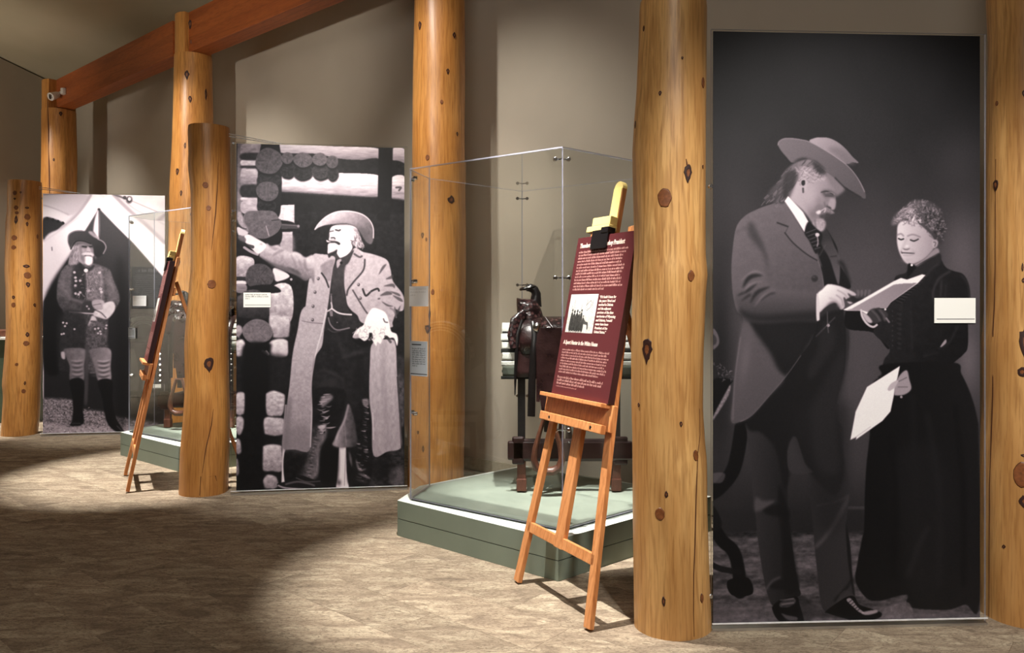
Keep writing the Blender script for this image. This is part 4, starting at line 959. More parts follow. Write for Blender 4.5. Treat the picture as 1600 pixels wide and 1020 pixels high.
# baseboards
def board(name, a, b, into):
    a = Vector(a); b = Vector(b); i = Vector(into)*.018
    m = MB(); m.prism([(p.x, p.y) for p in (a, b, b+i, a+i)], .008, .12)
    return tag(m.build(name, plain('baseboard_paint', lin(176, 168, 148), .5), bevel=.004), kind='structure')
board('baseboard_back', CR+d*.02, RIGHT-d*.02, -back)
board('baseboard_left', CR-d*-.02+wl*.05, CR+wl*9, Vector((1, -.3, 0)).normalized())

# floor slab and the carpet planks that can be told apart
def carpet(name):
    t = NT(name); info = t.n('ShaderNodeObjectInfo')
    tc = t.n('ShaderNodeTexCoord'); geo = t.n('ShaderNodeNewGeometry')
    mp = t.n('ShaderNodeMapping'); t.l(geo.outputs['Position'], mp.inputs[0]); mp.inputs['Rotation'].default_value = (0, 0, math.radians(26)); mp.inputs['Scale'].default_value = (1, 3.2, 1)
    mp2 = t.n('ShaderNodeMapping'); t.l(geo.outputs['Position'], mp2.inputs[0]); mp2.inputs['Rotation'].default_value = (0, 0, math.radians(12)); mp2.inputs['Scale'].default_value = (1, 2.4, 1)
    rnd = t.n('ShaderNodeMath', _operation='MULTIPLY'); t.l(info.outputs['Random'], rnd.inputs[0]); rnd.inputs[1].default_value = 40
    cb = t.n('ShaderNodeCombineXYZ'); t.l(rnd.outputs[0], cb.inputs[2])
    ad = t.n('ShaderNodeVectorMath', _operation='ADD'); t.l(mp.outputs[0], ad.inputs[0]); t.l(cb.outputs[0], ad.inputs[1])
    ad2 = t.n('ShaderNodeVectorMath', _operation='ADD'); t.l(mp2.outputs[0], ad2.inputs[0]); t.l(cb.outputs[0], ad2.inputs[1])
    a = t.noise(ad.outputs[0], 3.0, 5, .65, 1.2); b = t.noise(ad2.outputs[0], 20, 4, .7, 2.2)
    e = t.noise(geo.outputs['Position'], 420, 2); g = t.noise(geo.outputs['Position'], .55, 2)
    w = t.n('ShaderNodeTexWave', _wave_type='BANDS', _bands_direction='Y'); t.l(ad.outputs[0], w.inputs[0]); w.inputs['Scale'].default_value = 7; w.inputs['Distortion'].default_value = 14; w.inputs['Detail'].default_value = 4; w.inputs['Detail Scale'].default_value = 2.2
    c1 = t.ramp(a, [(.3, lin(128, 114, 98)), (.48, lin(166, 150, 128)), (.66, lin(200, 186, 160))])
    c2 = t.mix(t.ramp(b, [(.38, (.6, .6, .6, 1)), (.5, (0, 0, 0, 1))]), c1, lin(92, 80, 68))
    c3 = t.mix(t.ramp(w.outputs[1], [(.0, (.55, .55, .55, 1)), (.2, (0, 0, 0, 1))]), c2, lin(104, 90, 76))
    c4 = t.mix(t.ramp(e, [(.35, (.4, .4, .4, 1)), (.6, (0, 0, 0, 1))]), c3, lin(108, 94, 80))
    tone = t.n('ShaderNodeMapRange'); t.l(info.outputs['Random'], tone.inputs[0]); tone.inputs[3].default_value = .84; tone.inputs[4].default_value = 1.1
    cc = t.n('ShaderNodeCombineColor'); [t.l(tone.outputs[0], cc.inputs[k]) for k in range(3)]
    c5 = t.mix(1.0, c4, cc.outputs[0], 'MULTIPLY')
    t.set(Base_Color=c5, Roughness=.95); t.b.inputs['Specular IOR Level'].default_value = .1
    t.bump(e, .5, .003)
    return t.m
CARPET = carpet('carpet_pile')
m = MB(); m.prism([(p.x, p.y) for p in (CR-d*.2+back*.15, RIGHT+d*.2+back*.15, far+d*.2-back*.2, FL-d*.2-back*.2)], -.12, 0)
floor = tag(m.build('floor', CARPET), kind='structure')
PL_, PW_ = 1.0, .30
pm = MB(); pm.box(-PL_/2+.0006, -PW_/2+.0006, 0, PL_/2-.0006, PW_/2-.0006, .005)
tile0 = None; cand = []
ang = math.atan2(d.y, d.x)
for i in range(-40, 40):
    for j in range(-14, 14):
        p = W0+(-back)*(.16+(i+.5)*PW_)+d*(j+.37*(i % 3))*PL_
        if (p-W0).dot(back) > -.17: continue
        if p.y < 2.9 or p.y > 9.6: continue
        if abs(p.x/p.y) > .78: continue
        if (Vector((p.x, p.y, 0))-CR).dot(Vector((1, -.3, 0)).normalized()) < .6: continue
        cand.append(p)
cand.sort(key=lambda p: p.length)
for p in cand[:298]:
    if tile0 is None: tile0 = pm.build('carpet_plank', CARPET); o = tile0
    else: o = tile0.copy(); scene.collection.objects.link(o)
    o.parent = floor; o.location = p; o.rotation_euler = (0, 0, ang)
FZ = .005

# ---------------------------------------------------------------- far gallery wall panel (seen mirrored in the glass)
def glyph_lines(c, x0, y0, w, n, lh, hh, v=210, seed=3, last=.6, ragged=.06):
    r = np.random.RandomState(seed)
    for k in range(n):
        L = w*(1-ragged*r.rand())*(last if k == n-1 else 1); x = x0
        while x < x0+L:
            nl = r.randint(2, 9)
            for _ in range(nl):
                if x > x0+L: break
                ww = hh*.62; up = .45*hh if r.rand() < .3 else 0; y = y0+k*lh
                xa, xb = int((x-c.x0)*c.S), max(int((x+ww*.72-c.x0)*c.S), int((x-c.x0)*c.S)+1)
                ya, yb = int((y-up-c.y0)*c.S), int((y+hh-c.y0)*c.S)
                H_, W_ = max(1, yb-ya), max(1, xb-xa)
                g = r.rand(H_, W_) > .36
                if ya >= 0 and yb < c.H and xb < c.W: c.a[ya:ya+H_, xa:xa+W_] = np.where(g, v, c.a[ya:ya+H_, xa:xa+W_])
                x += ww
            x += hh*.5

# ---------------------------------------------------------------- logs
def smooth_interp(ys, vs, y):
    return float(np.interp(y, ys, vs))

class Log:
    def __init__(s, name, label, Z, prof, top, mat, base=0.0, x_right=None, seed=1, notch=None, rimtop=False):
        """prof: rows (y, x_left, x_right) read at depth Z"""
        s.Z = Z; s.ys = [p[0] for p in prof]; s.xl = [p[1] for p in prof]; s.xr = [p[2] for p in prof]
        hs = [EYE-(y-HZ)/F*Z for y in s.ys]
        s.hs = hs[::-1]; s.cx = [((a+b)/2-800)/F*Z for a, b in zip(s.xl, s.xr)][::-1]; s.r = [(b-a)/2/F*Z*.985 for a, b in zip(s.xl, s.xr)][::-1]
        s.bx = s.cx[0]; rnd = random.Random(seed)
        s.ph = [rnd.random()*6.28 for _ in range(6)]; s.seed = seed
        e = empty(name, label, 'log post', (s.bx, Z, FZ), group=None); s.e = e
        m = MB(); N = 36; rings = []; zt = top
        cut = notch if notch else top
        k = int((cut)/.045); zz = [i*cut/k for i in range(k+1)]
        for i, z in enumerate(zz):
            row = []
            c, r = s.at(z)
            for j in range(N+1):
                q = 2*math.pi*j/N; rr = r*(1+s.wob(q, z)); 
                if i == k and not notch: rr *= .975
                row.append((c-s.bx+rr*math.cos(q), rr*math.sin(q), z-(0 if i else 0)))
            rings.append(row)
        vs = [p for row in rings for p in row[:N]]
        fs = [(i*N+j, i*N+(j+1) % N, (i+1)*N+(j+1) % N, (i+1)*N+j) for i in range(k) for j in range(N)]
        fs.append(tuple(reversed(range(N))))
        m.add(vs, fs)
        m.add([vs[k*N+j] for j in range(N)], [tuple(range(N))], 1)
        cutm = plain('cut_log_end', lin(236, 196, 128), .6)
        s.shaft = m.build('shaft', [mat, cutm], e, smooth=True)
        if notch:
            # the tongue that stands up between the butted beams
            c, r = s.at(notch); n2 = 14; poly = []
            for j in range(n2+1):
                q = math.radians(13.5+j*(265.5-13.5)/n2); poly.append((c-s.bx+r*.97*math.cos(q), r*.97*math.sin(q)))
            # cut faces run along the row
            mm = MB(); mm.prism(poly, notch, top)
            mm.build('tongue', mat, e, smooth=True)
    def at(s, z):
        return float(np.interp(z, s.hs, s.cx)), float(np.interp(z, s.hs, s.r))
    def wob(s, q, z):
        p = s.ph
        return .014*math.sin(1.7*z*2+p[4]+2*q)*math.sin(q+p[5])+.012*math.sin(3*q+p[0]+z*1.3)+.008*math.sin(5*q+p[1]-z*2.1)+.006*math.sin(2*q+p[2]+z*4)+.004*math.sin(9*q+p[3]+z*7)
    def surf(s, x, y, lift=.002):
        """point of the log's near surface seen at pixel (x, y)"""
        Z = s.Z-s.r[0]
        for _ in range(6):
            X = (x-800)/F*Z; z = EYE-(y-HZ)/F*Z; c, r = s.at(max(0, z)); q = math.asin(max(-.985, min(.985, (X-c)/r)))
            a = -math.pi/2+q; rr = r*(1+s.wob(a, z)); Z = s.Z-rr*math.cos(q)
        return a, z, Z
    def point(s, a, z, lift):
        c, r = s.at(z); rr = r*(1+s.wob(a, z))+lift
        return (c-s.bx+rr*math.cos(a), rr*math.sin(a), z)
    def knot(s, x, y, w, h, kind='round'):
        a0, z0, Z = s.surf(x, y); k = Z/F; _, r = s.at(z0)
        W = w/2*k; H = h/2*k; rnd = random.Random(int(x*7+y)); m = MB()
        n = 18; wob = [1+.3*(rnd.random()-.5)*(1 if kind != 'round' else .5) for _ in range(n)]
        def ring(f, lift, drop=0):
            out = []
            for j in range(n):
                q = 2*math.pi*j/n; ww = wob[j]*f
                dx, dz = W*math.cos(q)*ww, H*math.sin(q)*ww
                if kind == 'drop' and dz < 0: dx *= max(.35, 1+dz/H*.55); dz *= 1.35
                if kind == 'split': dx *= .5+.5*math.cos(q)**2; 
                out.append(s.point(a0+dx/r, z0+dz, lift))
            return out
        R = [ring(1.0, .0005), ring(.93, .0030), ring(.84 if kind == 'round' else .6, .0035), ring(.4, .003)]
        vs = [p for r_ in R for p in r_]
        for i in range(3):
            m.add(vs, [(i*n+j, i*n+(j+1) % n, (i+1)*n+(j+1) % n, (i+1)*n+j) for j in range(n)], 0 if (i == 0 or kind != 'round') else 1)
        m.add(R[3], [tuple(range(n))], 1)
        return m.build('knot', [KNOTR if kind == 'round' else KNOTD, KNOT], s.shaft)
    def ruck(s): pass
    def crack(s, pts, w):
        m = MB(); L = []; Rr = []
        for i, (x, y) in enumerate(pts):
            a, z, Z = s.surf(x, y); _, r = s.at(z); k = Z/F; f = math.sin(math.pi*(i+.35)/(len(pts)-.3)); hw = w/2*k*max(.25, f)/r
            L.append(s.point(a-hw, z, .0012)); Rr.append(s.point(a+hw, z, .0012))
        m.grid([L, Rr], flip=True)
        return m.build('crack', CHECKM, s.shaft, solid=.001)

P3 = Log('short_log_post', 'thick short pale log post right of the near easel, left of the couple photograph', 3.70,
         [(-30, 1000, 1104), (30, 999.5, 1104), (74, 998, 1103.5), (147, 994.5, 1103.5), (190, 991, 1103.5), (240, 988.5, 1103), (294, 989.5, 1102.5), (360, 991, 1102), (400, 991, 1102), (430, 989, 1105),
          (460, 988, 1102), (560, 986, 1098), (640, 985.5, 1097), (690, 986.5, 1100), (720, 986.5, 1103), (800, 987, 1104), (900, 989, 1107), (985, 990, 1110), (1000, 989.5, 1110)], 3.0, LOG, seed=3)
P2 = Log('short_log_post', 'short amber log post standing left of the photograph of the man by the log cabin', 6.33,
         [(190, 294.5, 358.5), (240, 296, 358.5), (262, 295, 358.5), (300, 299, 358.7), (360, 300, 359), (420, 300, 357.5), (460, 296, 357), (500, 292, 356), (540, 290, 356), (600, 291.5, 357), (650, 289, 358), (700, 285, 357.5), (740, 283, 356.5), (775, 281.5, 355)], 3.0, LOG2, seed=5)
P1 = Log('short_log_post', 'short knotty log post at the far left beside the tent photograph', 9.13,
         [(281, 15, 62), (330, 15, 62), (350, 13, 62), (400, 12, 62), (425, 11.5, 62), (450, 13, 63), (490, 13, 64), (520, 13, 62.5), (560, 11, 62.5), (600, 8, 60.5), (620, 9.5, 59.5), (660, 7, 58.5), (683, 5, 55.5)], 3.0, LOG2, seed=7)
B3 = Log('tall_log_post', 'tall pale log post at the right edge, right of the couple photograph', 3.83,
         [(-1100, 1549, 1668), (0, 1550, 1664), (60, 1552, 1664), (150, 1550, 1664), (260, 1548.5, 1664), (450, 1548, 1664), (500, 1546, 1664), (540, 1542.5, 1664), (640, 1543, 1666), (690, 1540, 1668), (740, 1537.5, 1672), (860, 1537.5, 1674), (985, 1536, 1676)], 5.03, LOG, seed=9, notch=4.55)
B2 = Log('tall_log_post', 'tall amber log post behind the glass case with the saddle', 6.60,
         [(-160, 648, 722), (0, 646, 726), (100, 645, 726.5), (200, 644, 727), (300, 643.5, 728), (440, 643, 729), (520, 642, 728), (600, 640, 727), (700, 638, 725.5), (770, 636, 725)], 5.03, LOG2, seed=11, notch=4.55)
B1 = Log('tall_log_post', 'tall log post with dark knots standing behind the short amber post', 9.35,
         [(24, 275, 330), (90, 274, 330), (180, 272, 331), (250, 269, 331), (300, 267, 330), (400, 264.5, 329), (450, 262.5, 328), (600, 262, 328), (675, 261, 328)], 5.03, LOG2, seed=13, notch=4.55)
B0 = Log('tall_log_post', 'tall dim log post in the far left corner below the beam end', 12.1,
         [(130, 68, 116), (250, 67.5, 117), (400, 67, 117), (630, 66, 117)], 5.03, LOG2, seed=15, notch=4.58)
for P, K in ((P3, [(1038, 311, 22, 30, 'round'), (1075, 271, 14, 24, 'drop'), (1080, 433, 12, 18, 'round'), (1012, 547, 18, 34, 'drop'), (1098, 131, 9, 17, 'round'), (1031, 147, 5, 7, 'drop'), (1066, 92, 4, 4, 'drop'), (1006, 46, 4, 8, 'drop'),
                     (1087, 713, 11, 17, 'round'), (1031, 805, 15, 20, 'round'), (1097, 936, 8, 15, 'round'), (1037, 941, 6, 16, 'split'), (1064, 664, 5, 9, 'split'), (1041, 774, 6, 12, 'split'), (999, 634, 5, 6, 'drop'), (1097, 262, 3, 6, 'drop'), (993, 196, 3, 12, 'split')]),
             (P2, [(321, 290, 9, 10, 'round'), (326, 326, 7, 8, 'round'), (331, 445, 13, 14, 'round'), (326, 569, 15, 20, 'drop')]),
             (P1, [(23, 302, 7, 7, 'round'), (32, 301, 3, 3, 'drop'), (25, 325, 7, 7, 'round'), (26, 333, 6, 5, 'round'), (25, 344, 5, 14, 'split'), (46, 340, 9, 9, 'round'), (46, 351, 4, 6, 'drop'), (51, 327, 6, 4, 'split'), (22, 372, 9, 8, 'round'), (21, 387, 8, 7, 'round'), (60, 370, 4, 7, 'round'),
                   (47, 417, 10, 5, 'split'), (45, 431, 10, 10, 'round'), (45, 445, 6, 7, 'drop'), (21, 465, 5, 5, 'drop'), (21, 477, 7, 8, 'round'), (58, 477, 4, 5, 'drop'), (43, 523, 5, 8, 'split'), (41, 537, 8, 8, 'round'), (26, 570, 5, 5, 'round'), (47, 610, 6, 7, 'round'), (46, 598, 3, 7, 'split'), (23, 311, 4, 3, 'drop')]),
             (B3, [(1577, 533, 22, 42, 'drop'), (1571, 735, 27, 39, 'round'), (1573, 774, 15, 20, 'split'), (1579, 580, 14, 16, 'split'), (1549, 290, 10, 16, 'drop'), (1583, 440, 4, 8, 'split'), (1584, 420, 3, 14, 'split'), (1555, 163, 5, 8, 'round'), (1576, 706, 9, 4, 'split'), (1597, 148, 6, 10, 'drop'), (1580, 492, 4, 16, 'split'), (1555, 848, 5, 6, 'split')]),
             (B2, [(668, 247, 7, 9, 'round'), (705, 313, 12, 13, 'split'), (660, 368, 6, 8, 'drop'), (666, 375, 4, 6, 'round'), (676, 457, 6, 9, 'round'), (671, 492, 4, 20, 'split'), (668, 514, 11, 12, 'drop'), (653, 676, 4, 5, 'drop'), (661, 702, 4, 12, 'split'), (656, 40, 7, 12, 'drop'), (710, 56, 6, 10, 'split'), (690, 160, 5, 7, 'round'), (700, 112, 5, 8, 'drop'), (715, 210, 4, 6, 'drop')]),
             (B1, [(297, 38, 5, 13, 'drop'), (301, 66, 8, 8, 'round'), (292, 117, 7, 12, 'drop'), (297, 155, 5, 9, 'drop'), (325, 150, 4, 18, 'split'), (289, 228, 3, 10, 'split'), (277, 268, 6, 10, 'drop'), (283, 302, 4, 8, 'drop'), (279, 410, 6, 10, 'drop'), (268, 405, 4, 8, 'split')]),
             (B0, [(95, 178, 5, 6, 'drop'), (84, 250, 3, 5, 'split')])):
    for k in K: P.knot(*k)
P3.crack([(1093, 640), (1094, 680), (1090, 710), (1088, 760), (1087, 800), (1086, 850), (1084, 900), (1084, 960), (1085, 996)], 2.2)
P3.crack([(1072, 250), (1074, 262), (1078, 272)], 3)
P2.crack([(341, 255), (339, 300), (337, 330), (334, 360), (330, 392)], 1.6)
P2.crack([(333, 640), (330, 665), (322, 700), (316, 740)], 1.6)
P2.crack([(314, 745), (312, 775)], 1.5); P2.crack([(326, 746), (336, 744), (338, 752)], 1.3)
B0.crack([(74, 150), (76, 200), (77, 270), (78, 330)], 2.2)
B3.crack([(1549, 250), (1549, 420), (1548.5, 480), (1544, 520), (1543, 620), (1541, 700), (1539, 760), (1538.5, 900), (1538, 968)], 2)

# ---------------------------------------------------------------- beams
def beam(a, b, z0, z1, label, off=.03, w=.22):
    a = Vector((a.bx, a.Z, 0)) if isinstance(a, Log) else Vector(a); b = Vector((b.bx, b.Z, 0)) if isinstance(b, Log) else Vector(b)
    dd = (b-a).normalized(); a = a+dd*.145; b = b-dd*.25; L = (b-a).length
    m = MB(); m.box(0, -w/2, 0, L, w/2, z1-z0)
    o = m.build('roof_beam', BEAM, bevel=.006)
    nrm = Vector((-dd.y, dd.x, 0)); p = a+nrm*off; o.location = (p.x, p.y, z0); o.rotation_euler = (0, 0, math.atan2(dd.y, dd.x))
    return tag(o, label, 'beam', 'timber beams under the ceiling')
beam(B0, B1, 4.60, 5.04, 'reddish brown square beam from the far corner post to the post with dark knots')
beam(B1, B2, 4.56, 5.04, 'reddish brown square beam rising out of the top of the picture')
beam(B2, B3, 4.56, 5.04, 'reddish brown square beam over the saddle case')

# small white camera on the corner post
e = empty('security_camera', 'small white security camera clamped to the corner post under the beam end', 'camera', (B0.bx, B0.Z, FZ))
def e_rel(p): return Vector(p)-Vector((B0.bx, B0.Z, FZ))
WPL = plain('white_plastic', lin(214, 208, 200), .4)
a = e_rel(px(88, 148, 11.80)); b_ = e_rel(px(79, 151, 11.68)); c_ = e_rel(px(101, 144, 11.72))
MB().tube([a+Vector((.02, 0, 0)), b_], [.05, .062], 14).build('body', WPL, e, smooth=True)
MB().tube([b_+Vector((-.002, 0, 0)), b_-Vector((.012, .003, 0))], .04, 12).build('lens', BLKCLIP, e)
MB().tube([a, (a+c_)/2+Vector((0, 0, .02)), c_], .018, 8).build('bracket', WPL, e)
MB().tube([c_+Vector((0, -.02, -.04)), c_+Vector((0, -.02, .05))], .045, 10).build('mounting_plate', WPL, e)

# ================================================================ the hanging photographs
ALULINE = plain('bright_edge', lin(226, 226, 226), .3)
def banner(name, label, paint, S, quad, pane_x0, pane_x1, card, wires, rail, H0=.03):
    """quad: TL TR BR BL pixels of the print"""
    (tlx, tly), (trx, try_), (brx, bry), (blx, bly) = quad
    Zl = F*(EYE-H0)/(bly-HZ); Zr = F*(EYE-H0)/(bry-HZ)
    A = Vector(((blx+tlx)/2-800, 0, 0))/F*Zl; A.y = Zl; B = Vector(((brx+trx)/2-800, 0, 0))/F*Zr; B.y = Zr
    hl = EYE+(HZ-tly)/F*Zl; hr = EYE+(HZ-try_)/F*Zr; Ht = (hl+hr)/2
    u = (B-A).normalized(); nrm = Vector((u.y, -u.x, 0))      # towards the viewer
    if nrm.y > 0: nrm = -nrm
    e = empty(name, label, 'photo panel', A+u*((B-A).length/2)+Vector((0, 0, 0)))
    # resample the painted tones to the plane of the print
    c = paint(S); rgb = c.rgb()
    w = int((trx-tlx)*S); h = int((bly-tly)*S)
    P = lambda q, z: (800+F*q.x/q.y, HZ+F*(EYE-z)/q.y)
    corners = [P(A, Ht), P(B, Ht), P(B, H0), P(A, H0)]
    Hm = homography([(0, 0), (1, 0), (1, 1), (0, 1)], corners)
    U, V = np.meshgrid((np.arange(w)+.5)/w, (np.arange(h)+.5)/h)
    q = Hm @ np.stack([U.ravel(), V.ravel(), np.ones(U.size)]); xs = (q[0]/q[2]-c.x0)*S-.5; ys = (q[1]/q[2]-c.y0)*S-.5
    xi = np.clip(xs, 0, c.W-2); yi = np.clip(ys, 0, c.H-2); x0 = xi.astype(int); y0 = yi.astype(int); fx = (xi-x0)[:, None]; fy = (yi-y0)[:, None]
    arr = rgb[y0, x0]*(1-fx)*(1-fy)+rgb[y0, x0+1]*fx*(1-fy)+rgb[y0+1, x0]*(1-fx)*fy+rgb[y0+1, x0+1]*fx*fy
    mat = image_mat(name+'_print', arr.reshape(h, w, 3))
    zv = Vector((0, 0, 1)); f0 = nrm*.010
    quad_print('photo_print', mat, A+f0+zv*H0, B-A, zv*(Ht-H0), .003, e)
    # glass pane behind the print, reaching from post to post
    def on(x, dz=0):   # point of the panel plane seen at column x
        k = (x-800)/F; s = (A.x-k*A.y)/(k*u.y-u.x); return A+u*s
    a = on(pane_x0); b = on(pane_x1); b2 = -nrm*.010
    poly = [a-f0*0+nrm*.006, b+nrm*.006, b+b2*.6, a+b2*.6]
    m = MB(); zt = Ht+.012; v = [(p.x, p.y, z) for z in (.012, zt) for p in poly]
    o_ = e.location
    v = [(x-o_.x, y-o_.y, z-o_.z) for x, y, z in v]
    m.add(v, [(0, 1, 5, 4), (2, 3, 7, 6)], 0); m.add(v, [(3, 2, 1, 0), (4, 5, 6, 7), (1, 2, 6, 5), (3, 0, 4, 7)], 1)
    m.build('glass_pane', [GLASS, GEDGE], e)
    # floor channel
    m = MB(); cpts = [a+nrm*.02, b+nrm*.02, b-nrm*.02, a-nrm*.02]; m.prism([(p.x-o_.x, p.y-o_.y) for p in cpts], FZ, .016)
    m.build('floor_channel', ALU, e)
    m = MB(); cpts = [a+nrm*.022, b+nrm*.022, b+nrm*.014, a+nrm*.014]; m.prism([(p.x-o_.x, p.y-o_.y) for p in cpts], .036, .041)
    m.build('edge_strip', ALULINE, e)
    # label card
    x0, y0_, x1, y1_, lines = card
    p0 = on(x0); p1 = on(x1); zt_ = EYE+(HZ-y0_)/F*p0.y; zb = EYE+(HZ-y1_)/F*p0.y
    cc = Canvas(0, 0, (p1-p0).length*1000, (zt_-zb)*1000, 1.6, 5); cc.a[:] = 250
    Wm, Hm_ = (p1-p0).length*1000, (zt_-zb)*1000
    cc.line([(Wm*.06, Hm_*.84), (Wm*.97, Hm_*.84)], 3.2, 70, 1, .4, sharp=True)
    if lines: glyph_lines(cc, Wm*.07, Hm_*.12, Wm*.84, 3, Hm_*.13, Hm_*.07, 96, 4, .2)
    ar = np.repeat(np.clip(cc.a, 0, 255)[..., None]/255, 3, 2)*np.array([1, 1, .97])
    k = quad_print('label_card', image_mat('label_card_print', ar), p0+nrm*.016+zv*zb, p1-p0, zv*(zt_-zb), .003, e, edge=WHITE)
    # wires to the post
    for (xa, ya, Za), (xb, yb, Zb) in wires:
        p = px(xa, ya, Za)-o_; q = px(xb, yb, Zb)-o_
        MB().tube([p, q], .0035, 6).build('support_wire', ALULINE, e)
    # round fixings on the glass margins
    for (x, y) in rail:
        p = on(x); z = EYE-(y-HZ)/F*p.y
        M = Matrix.Translation(p+Vector((0, 0, z))-o_+nrm*.006) @ nrm.to_track_quat('Z', 'Y').to_matrix().to_4x4()
        m = MB(); m.lathe([(.012, 0), (.012, .01), (.008, .014)], 12, M=M); m.build('glass_fixing', CHROME, e, smooth=True)
    return e
banner('photo_panel', 'tall dark photograph of a man in a hat and a woman reading a paper', paint_couple, 1.5,
       [(1114.5, 45.5), (1529, 62), (1529, 966), (1112, 975)], 1111, 1539, (1457, 465.5, 1521, 504.5, False), [], [(1109, 292), (1109, 930)])
banner('photo_panel', 'black and white photograph of a man in a long coat reaching to log cabin wall', paint_cabin, 2.0,
       [(371, 223), (632, 233), (631.5, 759.5), (368.5, 768)], 361, 636.5, (381, 457, 423.5, 480, True), [((357.5, 209, 6.33), (440, 224.5, 6.38)), ((357.5, 213, 6.33), (430, 224.5, 6.38))], [(365, 224), (364, 330), (363, 480)])
banner('photo_panel', 'black and white photograph of a bearded man in front of a tent', paint_tent, 2.4,
       [(69, 302.5), (258.5, 306), (257.5, 674), (66, 678)], 64, 260.5, (240, 600, 252, 606, True), [((61, 292, 9.1), (125, 302, 9.15)), ((61, 295, 9.1), (118, 302, 9.15))], [(66, 310)])

